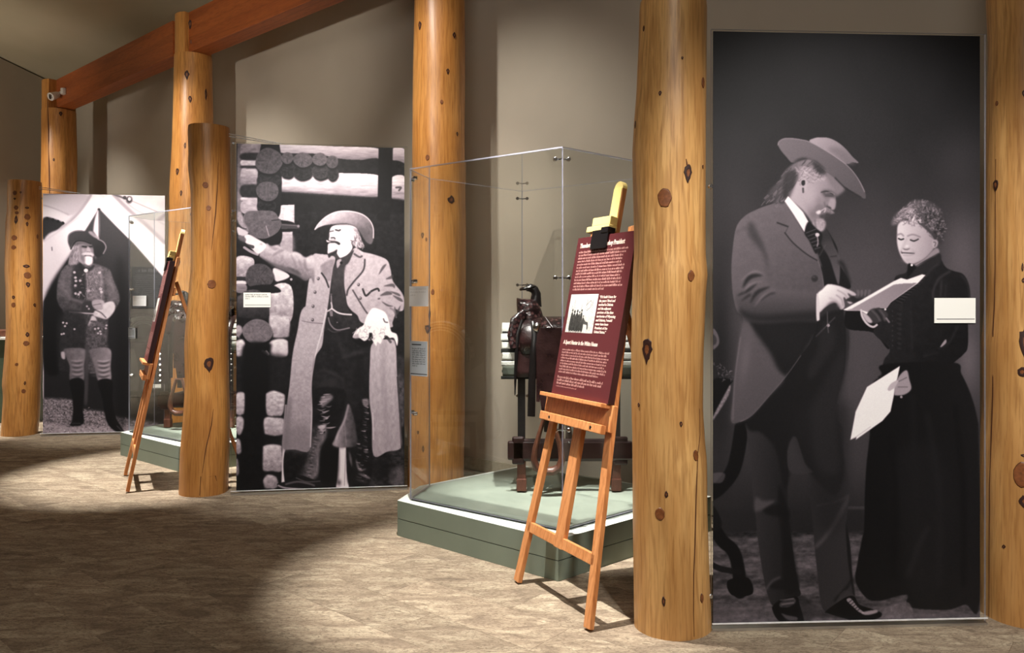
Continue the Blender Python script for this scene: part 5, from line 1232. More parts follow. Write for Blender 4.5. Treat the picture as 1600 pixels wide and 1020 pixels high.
# ================================================================ glass cases on green plinths
pxy = lambda p: (p[0], p[1])
def vec(a): return Vector((a[0], a[1], 0))
GA, GB, GC, GE, GK = [vec(p) for p in ((-.683, 5.125), (.29, 4.41), (1.235, 5.24), (.08, 6.13), (-.595, 5.50))]
QA, QB, QC, QE, QK = [vec(p) for p in ((-.765, 5.125), (.257, 4.275), (1.36, 5.235), (.09, 6.24), (-.665, 5.535))]
def case(label, shift, cards):
    base = (QA+QB+QC+QE+QK)/5+shift
    rel = lambda p: Vector(p)+shift-base
    # plinth
    e = empty('case_plinth', 'low sage green plinth under '+label, 'plinth', (base.x, base.y, FZ))
    def ring(k):      # pull the outline in towards the middle
        c = (QA+QB+QC+QE+QK)/5; return [(lambda q: (q.x, q.y))(rel(c+(p-c)*k)) for p in (QA, QB, QC, QE, QK)]
    MB().prism(ring(1.0), 0, .112).build('lower_board', SAGE, e, bevel=.002)
    MB().prism(ring(.994), .112, .116).build('shadow_gap', GASKET, e)
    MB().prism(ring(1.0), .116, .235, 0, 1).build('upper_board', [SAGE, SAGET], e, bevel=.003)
    # fabric covered deck inside the glass
    cx = (GA+GB+GC+GE+GK)/5; G = [GA, GB, GC, GE, GK]; G2 = [cx+(p-cx)*.965 for p in G]
    bm = MB(); bm.prism([(lambda q: (q.x, q.y))(rel(cx+(p-cx)*.985)) for p in G], .235, .247); bm.build('gasket', GASKET, e)
    # grid deck with folds
    N = 46; outline = [rel(p) for p in G2]
    tri = MB(); hgt = .262
    from mathutils import noise as mn
    def fold(x, y):
        r = max(0, min(1, (x-.1-(0))*1.4))
        a = mn.noise(Vector((x*2.2+y*1.4, y*5.5-x*2.0, 1.3)))*.011+mn.noise(Vector((x*6, y*3, 4)))*.004
        return a*r*1.2+.0015*mn.noise(Vector((x*3, y*3, 7)))
    P = []
    cen = rel(cx); rows = 22; seg = 12; ring_pts = []
    for k in range(5):
        for j in range(seg): ring_pts.append(outline[k].lerp(outline[(k+1) % 5], j/seg))
    M_ = len(ring_pts); vs = [(cen.x, cen.y, hgt+fold(cen.x, cen.y)-FZ)]
    for i in range(1, rows+1):
        for p in ring_pts:
            q = cen.lerp(p, i/rows); vs.append((q.x, q.y, hgt-FZ+(fold(q.x, q.y) if i < rows else -.004)))
    fs = [(0, 1+j, 1+(j+1) % M_) for j in range(M_)]
    for i in range(rows-1):
        for j in range(M_): fs.append((1+i*M_+j, 1+(i+1)*M_+j, 1+(i+1)*M_+(j+1) % M_, 1+i*M_+(j+1) % M_))
    for p in ring_pts: vs.append((p.x, p.y, .2475))
    for j in range(M_): fs.append((1+(rows-1)*M_+j, 1+rows*M_+j, 1+rows*M_+(j+1) % M_, 1+(rows-1)*M_+(j+1) % M_))
    tri.add(vs, fs); tri.build('fabric_deck', FABRIC, e, smooth='all')
    # glass
    g = empty('display_case', 'five sided frameless glass case '+label, 'display case', (base.x, base.y, .2535))
    z0, z1 = .0, 2.447-.2535; th = .010
    for k in range(5):
        a = rel(G[k]); b = rel(G[(k+1) % 5]); dr = (b-a).normalized(); nn = Vector((dr.y, -dr.x, 0))
        if nn.dot((a+b)/2-rel(cx)) < 0: nn = -nn
        a2 = a+dr*.004; b2 = b-dr*.004
        P4 = [a2, b2, b2-nn*th, a2-nn*th]
        v = [(p.x, p.y, z) for z in (z0, z1) for p in P4]; m = MB()
        m.add(v, [(0, 1, 5, 4), (2, 3, 7, 6)], 0); m.add(v, [(3, 2, 1, 0), (4, 5, 6, 7), (1, 2, 6, 5), (3, 0, 4, 7)], 1)
        if k in (3, 4): m.m = [2 if (a_ == 1 and f_ == (4, 5, 6, 7)) is False and a_ == 1 and f_ in ((1, 2, 6, 5), (3, 0, 4, 7)) and ((k == 3 and f_ == (1, 2, 6, 5)) or (k == 4 and f_ == (3, 0, 4, 7))) else a_ for a_, f_ in zip(m.m, m.f)]
        o = m.build('glass_pane', [GLASS, GEDGE, GEDGE2], g)
        bm_ = bmesh.new(); bm_.from_mesh(o.data); bmesh.ops.recalc_face_normals(bm_, faces=bm_.faces); bm_.to_mesh(o.data); bm_.free()
        # chrome clamps near each corner
        for zc in (z1-.06, z1*.66, z1*.26):
            if k == 3: continue
            if zc != z1-.06 and k not in (0, 2, 4): continue
            mc = MB()
            c0 = b-dr*.0; nb_ = (rel(G[(k+2) % 5])-b).normalized(); outn = (-(nb_-dr)).normalized()
            for q in (b-dr*.05, b+nb_*.05):
                mc.lathe([(.011, -.014), (.013, -.012), (.013, .010), (.009, .014)], 12, M=Matrix.Translation(q+Vector((0, 0, zc))) @ outn.to_track_quat('Z', 'Y').to_matrix().to_4x4())
            mc.tube([b-dr*.05+outn*-.014+Vector((0, 0, zc)), b-outn*.016+Vector((0, 0, zc)), b+nb_*.05-outn*.014+Vector((0, 0, zc))], .005, 6)
            mc.build('corner_clamp', CHROME, g, smooth=True)
    # a glass lid
    m = MB(); m.prism([(rel(cx+(p-cx)*1.0).x, rel(cx+(p-cx)*1.0).y) for p in G], z1+.0005, z1+.0085, 1)
    m.v = m.v; m.m = [0 if len(f) == 5 else 1 for f in m.f]; m.build('glass_lid', [GLASS, GEDGE], g)
    # cards on the front glass: (distance from the left corner, width, z top, z bottom, kind)
    a = GA+shift; dr = (GB-GA).normalized(); nn = Vector((dr.y, -dr.x, 0)); nn = -nn if nn.y > 0 else nn
    for s0, w, zt, zb, kind in cards:
        cc = Canvas(0, 0, w*1000, (zt-zb)*1000, 1.5, 9); Hh = (zt-zb)*1000; Ww = w*1000
        if kind == 'sheet':
            cc.a[:] = 190; cc.line([(Ww*.1, Hh*.10), (Ww*.62, Hh*.10)], 7, 50, 1, .6, sharp=True)
            glyph_lines(cc, Ww*.1, Hh*.2, Ww*.8, 9, Hh*.062, Hh*.034, 70, 8, .4); cc.line([(Ww*.02, Hh*.94), (Ww*.98, Hh*.94)], 5, 40, 1, .5, sharp=True)
        else:
            cc.a[:] = 250; glyph_lines(cc, Ww*.06, Hh*.12, Ww*.86, 3, Hh*.15, Hh*.06, 215, 8, .3)
        ar = np.repeat(np.clip(cc.a, 0, 255)[..., None]/255, 3, 2)
        if kind == 'sheet': ar = ar*np.array([.93, .97, 1.0])
        quad_print('label_sheet' if kind == 'sheet' else 'label_card', image_mat('case_label', ar), a+dr*s0+nn*.004+Vector((0, 0, zb)), dr*w, Vector((0, 0, zt-zb)), .003, g, edge=WHITE)
    return e, g
case('holding the saddle, right of the cabin photograph', Vector((0, 0, 0)), [(.0, .17, 1.668, 1.535, 'card'), (.012, .15, 1.305, 1.075, 'sheet')])
case('with the studded saddle, in front of the tent photograph', BAY+Vector((0, .0, 0)), [(.09, .26, 1.635, 1.53, 'card'), (.006, .13, 1.31, 1.20, 'sheet')])

# ================================================================ saddle on its stand
t = NT('dark_saddle_leather'); c = t.coords(); n1 = t.noise(c, 9, 4); v_ = t.n('ShaderNodeTexVoronoi'); t.l(c, v_.inputs[0]); v_.inputs['Scale'].default_value = 70
t.set(Base_Color=t.ramp(n1, [(.3, lin(26, 14, 16)), (.7, lin(56, 32, 32))]), Roughness=t.ramp(n1, [(.3, (.22, .22, .22, 1)), (.7, (.42, .42, .42, 1))])); t.bump(v_.outputs[0], .35, .002); LEATHER = t.m
t = NT('tooled_leather'); c = t.coords(); n1 = t.noise(c, 14, 4); w_ = t.n('ShaderNodeTexVoronoi'); t.l(c, w_.inputs[0]); w_.inputs['Scale'].default_value = 38
t.set(Base_Color=t.ramp(w_.outputs[0], [(.1, lin(84, 54, 54)), (.6, lin(26, 14, 16))]), Roughness=.26); t.bump(w_.outputs[0], .8, .004); TOOLED = t.m
TAN = plain('tan_leather', lin(168, 92, 62), .45)
STIRW = wood('stirrup_wood', lin(112, 72, 54), lin(84, 50, 38), lin(56, 30, 22), .2, .35, 14, 2, .1, .3)
BLKL = plain('black_leather', lin(20, 17, 18), .32, var=.2)
STRIPE_W = plain('white_wool', lin(232, 234, 226), .9, bump=.4, scale=120)
STRIPE_B = plain('black_wool', lin(24, 26, 24), .9, bump=.4, scale=120)
STRIPE_G = plain('grey_wool', lin(84, 90, 80), .9, bump=.4, scale=120)
STANDW = wood('stand_wood', lin(46, 24, 24), lin(36, 18, 18), lin(20, 9, 10), .2, .35, 8, 0, .1, .2)
FOOTW = wood('stand_foot_wood', lin(120, 72, 56), lin(96, 54, 42), lin(52, 26, 20), .2, .4, 8, 2, .1, .2)

def saddle(label, stand_label, loc, studded=False, sc=1.0):
    # ------- the wooden stand
    st = empty('saddle_stand', stand_label, 'stand', loc)
    for x in (-.32, .33):
        m = MB()
        m.box(x-.030, -.05, 0, x+.030, .0, .205); m.box(x-.034, -.06, .0, x+.034, .01, .085)
        m.build('foot', FOOTW, st, bevel=.006)
        m = MB(); m.box(x-.022, .40, 0, x+.022, .45, .30); m.build('foot', FOOTW, st, bevel=.005)
        m = MB(); m.box(x-.026, -.052, .205, x+.026, -.012, .86); m.build('upright', BLACK, st, bevel=.004)
        m = MB(); m.box(x-.018, -.01, .30, x+.018, .45, .335); m.build('side_rail', STANDW, st, bevel=.004)
    # front rail with stepped rounded ends
    pl = []
    def step(x, z): pl.append((x, z))
    m = MB()
    for (x0, x1, z0, z1) in [(-.37, .39, .205, .36), (-.415, .435, .215, .345), (-.385, -.30, .185, .375), (.31, .405, .180, .375)]:
        m.box(x0, -.075 if abs(x0) > .38 else -.070, z0, x1, -.045, z1)
    m.build('front_rail', STANDW, st, bevel=.012)
    for x in (-.06, .0): MB().lathe([(.006, 0), (.006, .006), (.002, .009)], 10, M=Matrix.Translation((x, -.075, .34)) @ Matrix.Rotation(math.radians(90), 4, 'X')).build('bolt', CHROME, st)
    m = MB(); m.tube([(-.40, .18, 1.02), (.44, .18, 1.02)], .11, 18); m.build('barrel', BLACK, st, smooth=True)
    m = MB(); m.box(-.37, -.05, .83, .38, .42, .86); m.build('top_board', BLACK, st, bevel=.004)

    # ------- the saddle with its folded blanket
    sd = empty('saddle', label, 'saddle', Vector(loc)+Vector((0, .18, 0)))
    def shell(x0, x1, r, drop, z0, nx=10, nt=22, th=.0, wx=0, flare=0.0, seed=0):
        """half barrel draped over the stand: r = radius, drop = how far the sides hang"""
        P = []
        for i in range(nx+1):
            x = x0+(x1-x0)*i/nx; row = []
            for j in range(nt+1):
                tt = j/nt*2-1; L = math.pi*r/2+drop; s_ = abs(tt)*L; sg = 1 if tt > 0 else -1
                if s_ < math.pi*r/2: y = sg*r*math.sin(s_/r); z = z0+r*math.cos(s_/r)-r
                else: y = sg*(r+flare*(s_-math.pi*r/2)); z = z0-r-(s_-math.pi*r/2)
                row.append((x+wx*math.sin(j*1.3+seed)*.3, y, z))
            P.append(row)
        return P
    lay = [(STRIPE_W, .19), (STRIPE_B, .200), (STRIPE_W, .211), (STRIPE_G, .222), (STRIPE_W, .233), (STRIPE_B, .243), (STRIPE_W, .252)]
    for k, (mt, r) in enumerate(lay[:5]):
        dx = .012*math.sin(k*2.1)
        MB().grid(shell(-.435+dx, .445+dx*.6, r, .055+.012*(k % 2), .885+r, 10, 24, wx=.01, seed=k)).build('blanket_fold', mt, sd, solid=.009, smooth='all', bevel=.003)
    # the outer blanket: bands that run along the barrel, from the ridge down both sides
    def band(x0, x1, r, s0, s1, zt, sg, nx=10, nt=4):
        P = []
        for i in range(nx+1):
            x = x0+(x1-x0)*i/nx; row = []
            for j in range(nt+1):
                s_ = s0+(s1-s0)*j/nt
                if s_ < math.pi*r/2: y = sg*r*math.sin(s_/r); z = zt-r+r*math.cos(s_/r)
                else: y = sg*r; z = zt-r-(s_-math.pi*r/2)
                row.append((x, y, z))
            P.append(row)
        return P
    bs = [(0, .17, STRIPE_W), (.17, .19, STRIPE_B), (.19, .25, STRIPE_W), (.25, .262, STRIPE_B), (.262, .31, STRIPE_W), (.31, .335, STRIPE_B), (.335, .385, STRIPE_W), (.385, .392, STRIPE_B), (.392, .425, STRIPE_W), (.425, .495, STRIPE_G), (.495, .515, STRIPE_B)]
    for sg in (-1, 1):
        for k, (s0, s1, mt) in enumerate(bs):
            ex = .006*math.sin(k*2.3)
            MB().grid(band(-.455+ex, .455-ex, .250, s0, s1, 1.140, sg)).build('blanket_stripe', mt, sd, solid=.012, smooth='all')
    # leather skirts
    MB().grid(shell(-.36, .36, .266, .11, 1.158, 12, 26, flare=.05)).build('skirt', LEATHER, sd, solid=.008, smooth='all')
    # seat and swells: one lofted body
    prof = [(-.345, .05, 1.17, .10), (-.33, .12, 1.235, .145), (-.30, .165, 1.275, .17), (-.265, .175, 1.290, .18), (-.225, .165, 1.275, .19), (-.18, .16, 1.215, .20), (-.10, .17, 1.185, .22), (0, .19, 1.180, .235), (.10, .21, 1.195, .235),
            (.18, .225, 1.24, .22), (.235, .225, 1.30, .20), (.265, .215, 1.325, .175), (.285, .20, 1.31, .16), (.30, .18, 1.24, .14)]
    P = []
    for x, hw, top, bd in prof:
        row = []
        for j in range(19):
            q = math.pi*(j/18); y = -hw*math.cos(q); z = top-bd+bd*math.sin(q)**.75
            dip = .03*math.exp(-(y/.09)**2) if -.2 < x < .2 else 0
            row.append((x, y, z-dip))
        P.append(row)
    MB().grid(P).build('seat', TOOLED, sd, solid=.012, smooth='all', subdiv=1)
    # leather covered front swell and gullet
    P = []
    for x, hw, zt, zb_ in [(-.352, .04, 1.320, 1.28), (-.350, .10, 1.325, 1.20), (-.33, .14, 1.320, 1.15), (-.28, .15, 1.315, 1.12), (-.22, .14, 1.320, 1.10), (-.185, .12, 1.27, 1.09), (-.165, .09, 1.20, 1.09)]:
        row = []
        for j in range(21):
            q = 2*math.pi*j/20; cz = (zt+zb_)/2; hz = (zt-zb_)/2
            sx_ = abs(math.cos(q))**.7*(1 if math.cos(q) > 0 else -1); sz_ = abs(math.sin(q))**.7*(1 if math.sin(q) > 0 else -1)
            row.append((x, -hw*sx_, cz+hz*sz_))
        P.append(row)
    MB().grid(P).build('fork', TOOLED, sd, smooth='all', subdiv=1)
    P = []
    for i in range(9):
        x = -.385+.2*i/8; row = []
        for j in range(19):
            q = math.pi*j/18; bul = math.sin(math.pi*min(1, (i+1)/6)*.5); row.append((x, -(.20+.075*bul)*math.cos(q), .99+(.19+.02*bul)*math.sin(q)**.8-(0 if 0 < j < 18 else .05)))
        P.append(row)
    MB().grid(P).build('front_skirt', LEATHER, sd, solid=.012, smooth='all')
    # horn
    m = MB(); m.tube([(-.225, 0, 1.27), (-.215, 0, 1.31), (-.212, 0, 1.35), (-.225, 0, 1.38), (-.255, 0, 1.395), (-.285, 0, 1.392)], [.055, .040, .034, .032, .03, .022], 14, up=(0, 1, 0)); m.build('horn_neck', BLKL, sd, smooth=True)
    m = MB(); M = Matrix.Translation((-.272, 0, 1.392)) @ Matrix.Rotation(math.radians(-12), 4, 'Y'); m.lathe([(.02, -.012), (.05, -.008), (.056, .002), (.048, .011), (.02, .016)], 20, M=M @ Matrix.Diagonal((1.15, .85, 1, 1))); m.build('horn_cap', BLKL, sd, smooth=True)
    # cantle binding
    m = MB(); m.tube([(.25, -.21, 1.19), (.262, -.17, 1.27), (.27, -.08, 1.325), (.272, 0, 1.335), (.27, .08, 1.325), (.262, .17, 1.27), (.25, .21, 1.19)], .016, 10); m.build('cantle_roll', BLKL, sd, smooth=True)
    # tan patch behind the swell
    m = MB(); m.box(-.155, -.176, 1.175, -.06, -.168, 1.205, M=Matrix.Rotation(math.radians(8), 4, 'Y')); m.build('name_plate', TAN, sd, bevel=.003)
    # fenders and stirrups on both sides
    for sg in (-1, 1):
        out = []
        def plate(name, pts, mat, yo, th=.007, lean=0):
            m = MB(); n = len(pts); f = [(x, sg*(yo+lean*(1.2-z)), z) for x, z in pts]; b = [(x, sg*(yo+th+lean*(1.2-z)), z) for x, z in pts]
            fs = [tuple(range(n)), tuple(reversed(range(n, 2*n)))]+[(i, n+i, n+(i+1) % n, (i+1) % n) for i in range(n)]
            m.add(f+b, fs); o = m.build(name, mat, sd, bevel=.003)
            bm_ = bmesh.new(); bm_.from_mesh(o.data); bmesh.ops.recalc_face_normals(bm_, faces=bm_.faces); bm_.to_mesh(o.data); bm_.free(); return o
        P = []
        for i in range(13):
            x = -.20+.44*i/12; k_ = math.sin(math.pi*(i+1)/14)**.5; row = []
            for j in range(9):
                s_ = .05+(.22+.10*k_)*j/8; r = .272
                row.append((x, sg*r*math.sin(min(s_/r, math.pi/2)), 1.188-r+r*math.cos(min(s_/r, math.pi/2))-max(0, s_-math.pi/2*r)))
            P.append(row)
        MB().grid(P).build('seat_jockey', TOOLED, sd, solid=.010, smooth='all')
        sx = .0 if sg < 0 else .16
        plate('fender', [(-.20+sx, 1.12), (-.04+sx, 1.12), (.0+sx, .98), (-.02+sx, .80), (-.07+sx, .66), (-.10+sx, .52), (-.18+sx, .52), (-.20+sx, .66), (-.22+sx, .84), (-.225+sx, 1.0)], LEATHER, .29, .008, .03)
        # stirrup strap and wooden stirrup
        plate('stirrup_leather', [(-.175+sx, .56), (-.115+sx, .56), (-.12+sx, .42), (-.17+sx, .42)], BLKL, .305, .006, .03)
        cxs = -.145+sx; yy = sg*.345
        rot = .0 if sg < 0 else 1.15
        pts = []
        for j in range(25):
            q = math.radians(-205+j*(230/24)); rx = .088; rz = .10
            pts.append(Vector((math.cos(q)*rx*(1.0 if math.sin(q) < 0 else .9), 0, math.sin(q)*rz)))
        top = Vector((0, 0, .24))
        path = [top+Vector((-.028, 0, 0))]+[Vector((-.055, 0, .15))]+[Vector((-.085, 0, .04))]+[Vector((-.094, 0, -.03)), Vector((-.075, 0, -.085)), Vector((-.03, 0, -.108)), Vector((.03, 0, -.108)), Vector((.075, 0, -.085)), Vector((.094, 0, -.03)), Vector((.085, 0, .04)), Vector((.055, 0, .15)), top+Vector((.028, 0, 0))]
        Mx = Matrix.Translation((cxs, yy, .27)) @ Matrix.Rotation(rot, 4, 'Z')
        m = MB(); m.tube(path, [.014, .016, .020, .024, .027, .03, .03, .027, .024, .020, .016, .014], 10, M=Mx, up=(0, 1, 0), flat=1.25)
        m.tube([top+Vector((-.04, 0, 0)), top+Vector((.04, 0, 0))], .010, 8, M=Mx); m.build('stirrup', STIRW, sd, smooth=True)
    # near side strings and latigos
    def strap(name, pts, w, mat, th=.5):
        m = MB(); m.tube(pts, w, 8, flat=.28, up=(0, 1, 0)); return m.build(name, mat, sd, smooth=True)
    strap('saddle_string', [(-.315, -.225, 1.17), (-.345, -.262, 1.08), (-.355, -.275, .95), (-.362, -.278, .80), (-.365, -.280, .66)], [.010, .012, .012, .010, .003], BLKL)
    strap('latigo', [(-.245, -.215, 1.16), (-.235, -.288, 1.07), (-.245, -.296, .92), (-.25, -.30, .75), (-.255, -.30, .52)], [.012, .017, .02, .026, .026], BLKL)
    strap('latigo', [(-.215, -.215, 1.15), (-.20, -.292, 1.05), (-.205, -.30, .9), (-.21, -.305, .62)], [.012, .015, .016, .012], LEATHER)
    strap('saddle_string', [(-.16, -.2, 1.19), (-.10, -.29, 1.10), (.0, -.302, 1.06), (.06, -.305, .96)], [.006, .006, .006, .004], LEATHER)
    for x, z in ((-.325, 1.20), (-.215, 1.12)):
        m = MB(); M = Matrix.Translation((x, -.152 if x < -.3 else -.272, z)) @ Matrix.Rotation(math.radians(90), 4, 'X'); m.lathe([(.026, 0), (.03, .004), (.022, .010), (.008, .012)], 14, M=M); m.build('concho', CHROME if x > -.3 else LEATHER, sd, smooth=True)
    m = MB(); m.tube([(-.30, -.16, 1.22), (-.36, -.215, 1.16), (-.375, -.245, 1.06), (-.36, -.262, .98)], [.03, .04, .045, .04], 12, flat=.4, up=(0, 1, 0)); m.build('front_billet', TOOLED, sd, smooth=True)
    if studded:
        for sx in (-.37, .36):
            m = MB(); m.grid([[(sx+(.10 if sx < 0 else -.10)*i/3, -.30-.004*i, .97-.52*j/8+.01*math.sin(j)) for j in range(9)] for i in range(4)]); m.build('studded_flap', BLKL, sd, solid=.008)
            for k in range(9):
                M = Matrix.Translation((sx+.012, -.302, .93-k*.055)) @ Matrix.Rotation(math.radians(90), 4, 'X')
                m = MB(); m.lathe([(.009, 0), (.009, .005), (.003, .010)], 8, M=M); m.build('stud', CHROME, sd)
    return st, sd
DECK = .272
saddle('dark tooled leather saddle with horn over a striped blanket, behind the near easel',
       'dark wooden saddle stand with stepped rail and brown feet in the near case', (.385, 5.30, DECK))
saddle('black saddle with a row of silver studs, half hidden behind the amber post', 'dark saddle stand in the far case, mostly hidden behind the amber post', (-3.26, 8.02, DECK), True)

# ================================================================ easels with text boards
BASEE = Vector((.183, 3.94, 0)); fE = Vector((.47, -.883, 0)).normalized(); bE = Vector((.883, .47, 0)).normalized(); TAN_ = .206
up = (Vector((0, 0, 1))+bE*TAN_); upl = up.length; upn = up.normalized(); nE = -(fE.cross(upn)); nE = nE if nE.dot(bE) < 0 else -nE    # front normal
EM = Matrix(((fE.x, -nE.x, upn.x, 0), (fE.y, -nE.y, upn.y, 0), (fE.z, -nE.z, upn.z, 0), (0, 0, 0, 1)))   # columns: right, depth, up the board
CREAM = plain('cream_print', lin(250, 222, 208), .6, var=.01)

def board_image():
    c = Canvas(0, 0, 530, 880, 1.5, 12); c.a[:] = 0
    glyph_lines(c, 34, 82, 450, 13, 17.6, 8.5, 225, 21, .66, .10)
    glyph_lines(c, 34, 630, 440, 9, 15.4, 7.6, 215, 22, .88, .06)
    glyph_lines(c, 34, 782, 430, 3, 16.5, 9, 225, 23, .62, .04)
    glyph_lines(c, 34, 834, 200, 1, 15, 5, 200, 24, 1, .0)
    a = np.clip(c.a, 0, 255)[..., None]/255
    m0 = np.array([88, 38, 41])/255; m1 = np.array([250, 205, 190])/255
    rgb = m0*(1-a)+m1*a
    # small photograph of figures by tall trees
    p = Canvas(0, 0, 255, 215, 1.5, 44); p.a[:] = 225+p.noise(20, 20)*30
    X, Y = p.grid(); p.a[:] = np.where(Y > 120, 205+p.noise(6, 6)*90, p.a)
    for x, y, w in [(50, 60, 16), (30, 80, 12), (165, 50, 14), (215, 60, 14), (120, 78, 8)]:
        for k in range(30): p.line([(x+(k % 5-2)*w*.35*(k/30), y-30+k*2.4), (x+(k % 5-2)*w*.6*(k/30), y-26+k*2.4)], 2.5, 100, .6)
    for x, w, h in [(40, 13, 128), (62, 17, 120), (88, 17, 124), (108, 12, 118), (128, 14, 128), (150, 10, 96)]:
        p.poly([(x-w, 212-h*.12), (x-w*.8, 212-h*.7), (x-w*.3, 212-h*.86), (x+w*.3, 212-h*.86), (x+w*.8, 212-h*.7), (x+w, 212-h*.12)], 46, .92, .8, tex=70, tx=(4, 4))
        p.blob(x, 212-h*.95, w*.45, w*.5, 50, 1, hard=2); p.line([(x-w*.4, 212-h*.2), (x-w*.4, 211)], 4, 36, 1); p.line([(x+w*.4, 212-h*.2), (x+w*.4, 211)], 4, 36, 1)
    p.poly([(150, 130), (175, 150), (200, 158), (205, 190), (196, 192), (190, 170), (160, 165), (145, 150)], 60, .9, 1); p.line([(160, 60), (196, 36), (200, 70), (170, 90)], 3, 60, .9); p.line([(60, 75), (110, 70)], 2, 140, .6)
    ph = np.clip(p.a, 20, 255)[..., None]/255*np.array([1, .99, .95])
    y0, x0 = int(452*1.5)-6, int(30*1.5); hh, ww = ph.shape[:2]
    hh2 = int(128*1.5)
    ph = ph[:min(hh, rgb.shape[0]-y0)]
    rgb[y0-30:y0-30+int(190*1.5)] = rgb[y0-30:y0-30+int(190*1.5)]
    # squeeze to its frame
    th, tw = int(212*1.5), int(262*1.5)
    yi = (np.arange(th)*(ph.shape[0]-1)/th).astype(int); xi = (np.arange(tw)*(ph.shape[1]-1)/tw).astype(int)
    rgb[int(324*1.5):int(324*1.5)+th, x0:x0+tw] = ph[yi][:, xi]
    return rgb

BOARD = None
def easel(label, blabel, shift, writing=True):
    global BOARD
    o = BASEE+shift; o = Vector((o.x, o.y, FZ))
    e = empty('easel', label, 'easel', o)
    def part(name, m, mat, bevel=.003):
        ob = m.build(name, mat, e, bevel=bevel); return ob
    def bar(name, a0, h0, a1, h1, w, dep, y=0, mat=EASEL, par=None):
        # bar in the plane of the easel from (a0, h0) to (a1, h1)
        L0, L1 = h0*upl, h1*upl; v = Vector((a1-a0, 0, L1-L0)); n = Vector((v.z, 0, -v.x)).normalized()*w/2
        m = MB(); q = [Vector((a0, 0, L0)), Vector((a1, 0, L1))]
        vs = [q[0]-n, q[0]+n, q[1]+n, q[1]-n]; vs = [p+Vector((0, y, 0)) for p in vs]+[p+Vector((0, y+dep, 0)) for p in vs]
        m.add(vs, [(0, 1, 2, 3), (7, 6, 5, 4), (0, 4, 5, 1), (1, 5, 6, 2), (2, 6, 7, 3), (3, 7, 4, 0)], M=EM)
        ob = m.build(name, mat, e, bevel=.003)
        bm_ = bmesh.new(); bm_.from_mesh(ob.data); bmesh.ops.recalc_face_normals(bm_, faces=bm_.faces); bm_.to_mesh(ob.data); bm_.free()
        return ob
    bar('leg', -.352, .012, -.170, 1.95, .052, .028)
    bar('leg', .352, .012, .170, 1.95, .052, .028)
    bar('mast', 0, .285, 0, 2.17, .078, .030, -.002)
    m = MB(); M = EM @ Matrix.Translation((0, 0, 2.17*upl)) @ Matrix.Rotation(math.radians(90), 4, 'X'); 
    m.lathe([(.039, -.028), (.039, .002)], 20, M=M); part('mast_tip', m, PINE, 0)
    bar('mast_face', 0, 1.93, 0, 2.17, .074, .004, -.006, mat=PINE)
    bar('stretcher', -.325, .315, .325, .315, .055, .024, .0)
    bar('top_brace', -.20, 1.66, .20, 1.66, .07, .022, .03)
    # rear leg, hinged at the top and swung back
    a = EM @ Vector((0, .05, 1.75*upl)); b = Vector((bE.x*.98, bE.y*.98, .01))
    dv = (b-a).normalized(); sd = fE; th = dv.cross(sd).normalized(); m = MB(); w = .025; t2 = .014
    vs = [q+sd*i*w+th*j*t2 for q in (a, b) for i, j in ((-1, -1), (1, -1), (1, 1), (-1, 1))]
    m.add(vs, [(0, 1, 2, 3), (7, 6, 5, 4), (0, 4, 5, 1), (1, 5, 6, 2), (2, 6, 7, 3), (3, 7, 4, 0)])
    ob = part('rear_leg', m, EASEL)
    bm_ = bmesh.new(); bm_.from_mesh(ob.data); bmesh.ops.recalc_face_normals(bm_, faces=bm_.faces); bm_.to_mesh(ob.data); bm_.free()
    # tray: back plate, shelf and lower lip
    z = 1.045*upl
    m = MB(); m.box(-.315, -.030, z-.135, .32, -.006, z-.002, M=EM); part('tray_plate', m, EASEL)
    m = MB(); m.box(-.305, -.085, z-.022, .29, -.030, z, M=EM); part('tray_shelf', m, EASEL)
    m = MB(); m.box(-.305, -.062, z-.150, .29, -.031, z-.105, M=EM); part('lower_lip', m, EASEL)
    for x, zz in ((-.2, z-.128), (.2, z-.128)): 
        m = MB(); m.lathe([(.007, 0), (.007, .003)], 8, M=EM @ Matrix.Translation((x, -.062, zz)) @ Matrix.Rotation(math.radians(90), 4, 'X')); part('screw', m, BLACK, 0)
    # upper clamp block
    zc = 1.93*upl
    m = MB(); m.box(-.155, -.060, zc-.004, .055, -.006, zc+.028, M=EM); m.box(-.115, -.056, zc+.028, .052, -.006, zc+.075, M=EM); part('clamp_block', m, PINE)
    m = MB(); m.box(-.085, -.066, zc-.105, .065, -.058, zc+.0, M=EM); m.box(.0, -.07, zc-.02, .065, -.02, zc+.012, M=EM); part('clip', m, BLKCLIP)
    # the board is a thing of its own
    zb = z+.001; BH = .875; x0, x1 = -.235, .300
    be = empty('text_board', blabel, 'sign', o+(EM @ Vector((.03, -.05, zb))))
    m = MB(); m.box(x0, -.052, zb, x1, -.0135, zb+BH, M=Matrix.Translation(-(EM @ Vector((.03, -.05, zb)))) @ EM)
    bo = m.build('board', RED, be, bevel=.001)
    if BOARD is None: BOARD = image_mat('board_print', board_image(), .45)
    g = lambda x, y, zz: o+(EM @ Vector((x, y, zz)))
    quad_print('printed_face', BOARD, g(x0, -.0532, zb), fE*(x1-x0), upn*BH, .001, bo, edge=RED)
    def txt(body, x, zz, size, sx=1., shear=.15, offset=0, name='lettering', align='LEFT'):
        R = Matrix(((fE.x, upn.x, nE.x, 0), (fE.y, upn.y, nE.y, 0), (fE.z, upn.z, nE.z, 0), (0, 0, 0, 1)))
        M = Matrix.Translation(g(x, -.0540, zz)) @ R
        return text_mesh(name, body, size, CREAM, M, bo, align, shear, offset, sx)
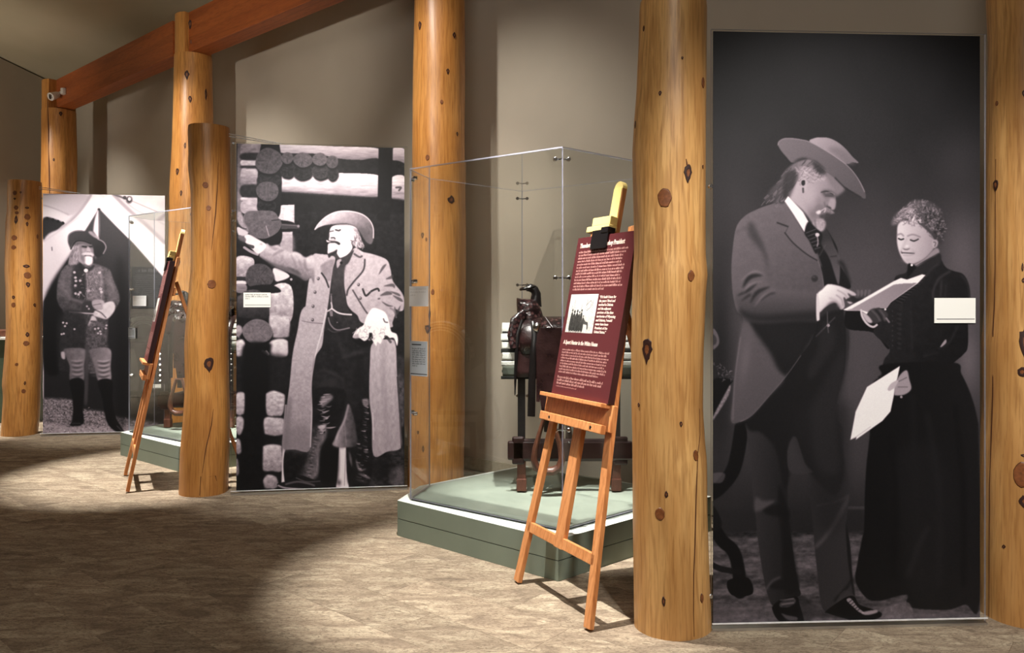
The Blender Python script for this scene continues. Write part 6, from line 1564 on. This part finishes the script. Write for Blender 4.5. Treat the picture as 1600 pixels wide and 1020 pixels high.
    if writing:
        T = zb+BH
        txt('Theodore Roosevelt, Cowboy President', x0+.034, T-.060, .036, .70, .12, .0010)
        txt('A Sport Hunter in the White House', x0+.034, T-.598, .030, .74, .2, .0008)
        q = ['\u201cIf it hadn\u2019t been for', 'the years I lived and', 'worked in Dakota', 'and the adjacent', 'portions of the then', 'territories of Wyoming', 'and Dakota, I would', 'never have been', 'President of the', 'United States.\u201d']
        for k, s_ in enumerate(q): txt(s_, x0+.310, T-.345-k*.0205, .0195, .90, .12, .0004)
    return e, be
easel('beech A-frame easel holding the red text board, left of the thick pale post', 'maroon text board with white lettering and a small photograph, on the near easel', Vector((0, 0, 0)))
easel('beech easel seen edge on, left of the short amber post', 'maroon text board seen edge on, on the easel beside the short amber post', Vector((-3.515, 2.66, 0)), False)

# ================================================================ green display desk behind the far left post
DG = plain('dark_green_paint', lin(70, 84, 66), .5)
e = empty('display_desk', 'dark green display desk half hidden behind the knotty post at far left', 'desk', px(10, 672, 10.2)*Vector((1, 1, 0)) if False else Vector((-7.0, 10.25, FZ)))
MB().box(-.9, -.25, 0, .76, .35, 1.08).build('cabinet', DG, e, bevel=.01)
MB().box(-.94, -.29, 1.08, .79, .39, 1.115).build('white_ledge', plain('pale_ledge', lin(225, 225, 220), .5), e, bevel=.004)
m = MB(); m.box(-.88, -.2, 1.116, .70, .30, 1.20, M=Matrix.Rotation(math.radians(0), 4, 'Y')); m.build('wooden_tray', STIRW, e, bevel=.01)
# wall text panel on the left wall, outside the frame to the left: it shows mirrored in the far case
pw = CR+wl*5.35; q = Vector((1, -.3, 0)).normalized()
c = Canvas(0, 0, 620, 680, 1.0, 2); c.a[:] = 120; glyph_lines(c, 30, 40, 500, 1, 60, 44, 250, 2, 1); glyph_lines(c, 100, 130, 480, 16, 32, 13, 240, 3, .7)
ar = np.repeat(np.clip(c.a, 0, 255)[..., None]/255, 3, 2)
wp = empty('wall_text_panel', 'grey text panel with pale lettering on the left wall', 'sign', pw+q*.0+Vector((0, 0, 1.85)))
quad_print('printed_face', image_mat('wall_panel_print', ar), CR+wl*5.70+q*.02+Vector((0, 0, 1.49)), -wl*.62, Vector((0, 0, .68)), -.015, wp)
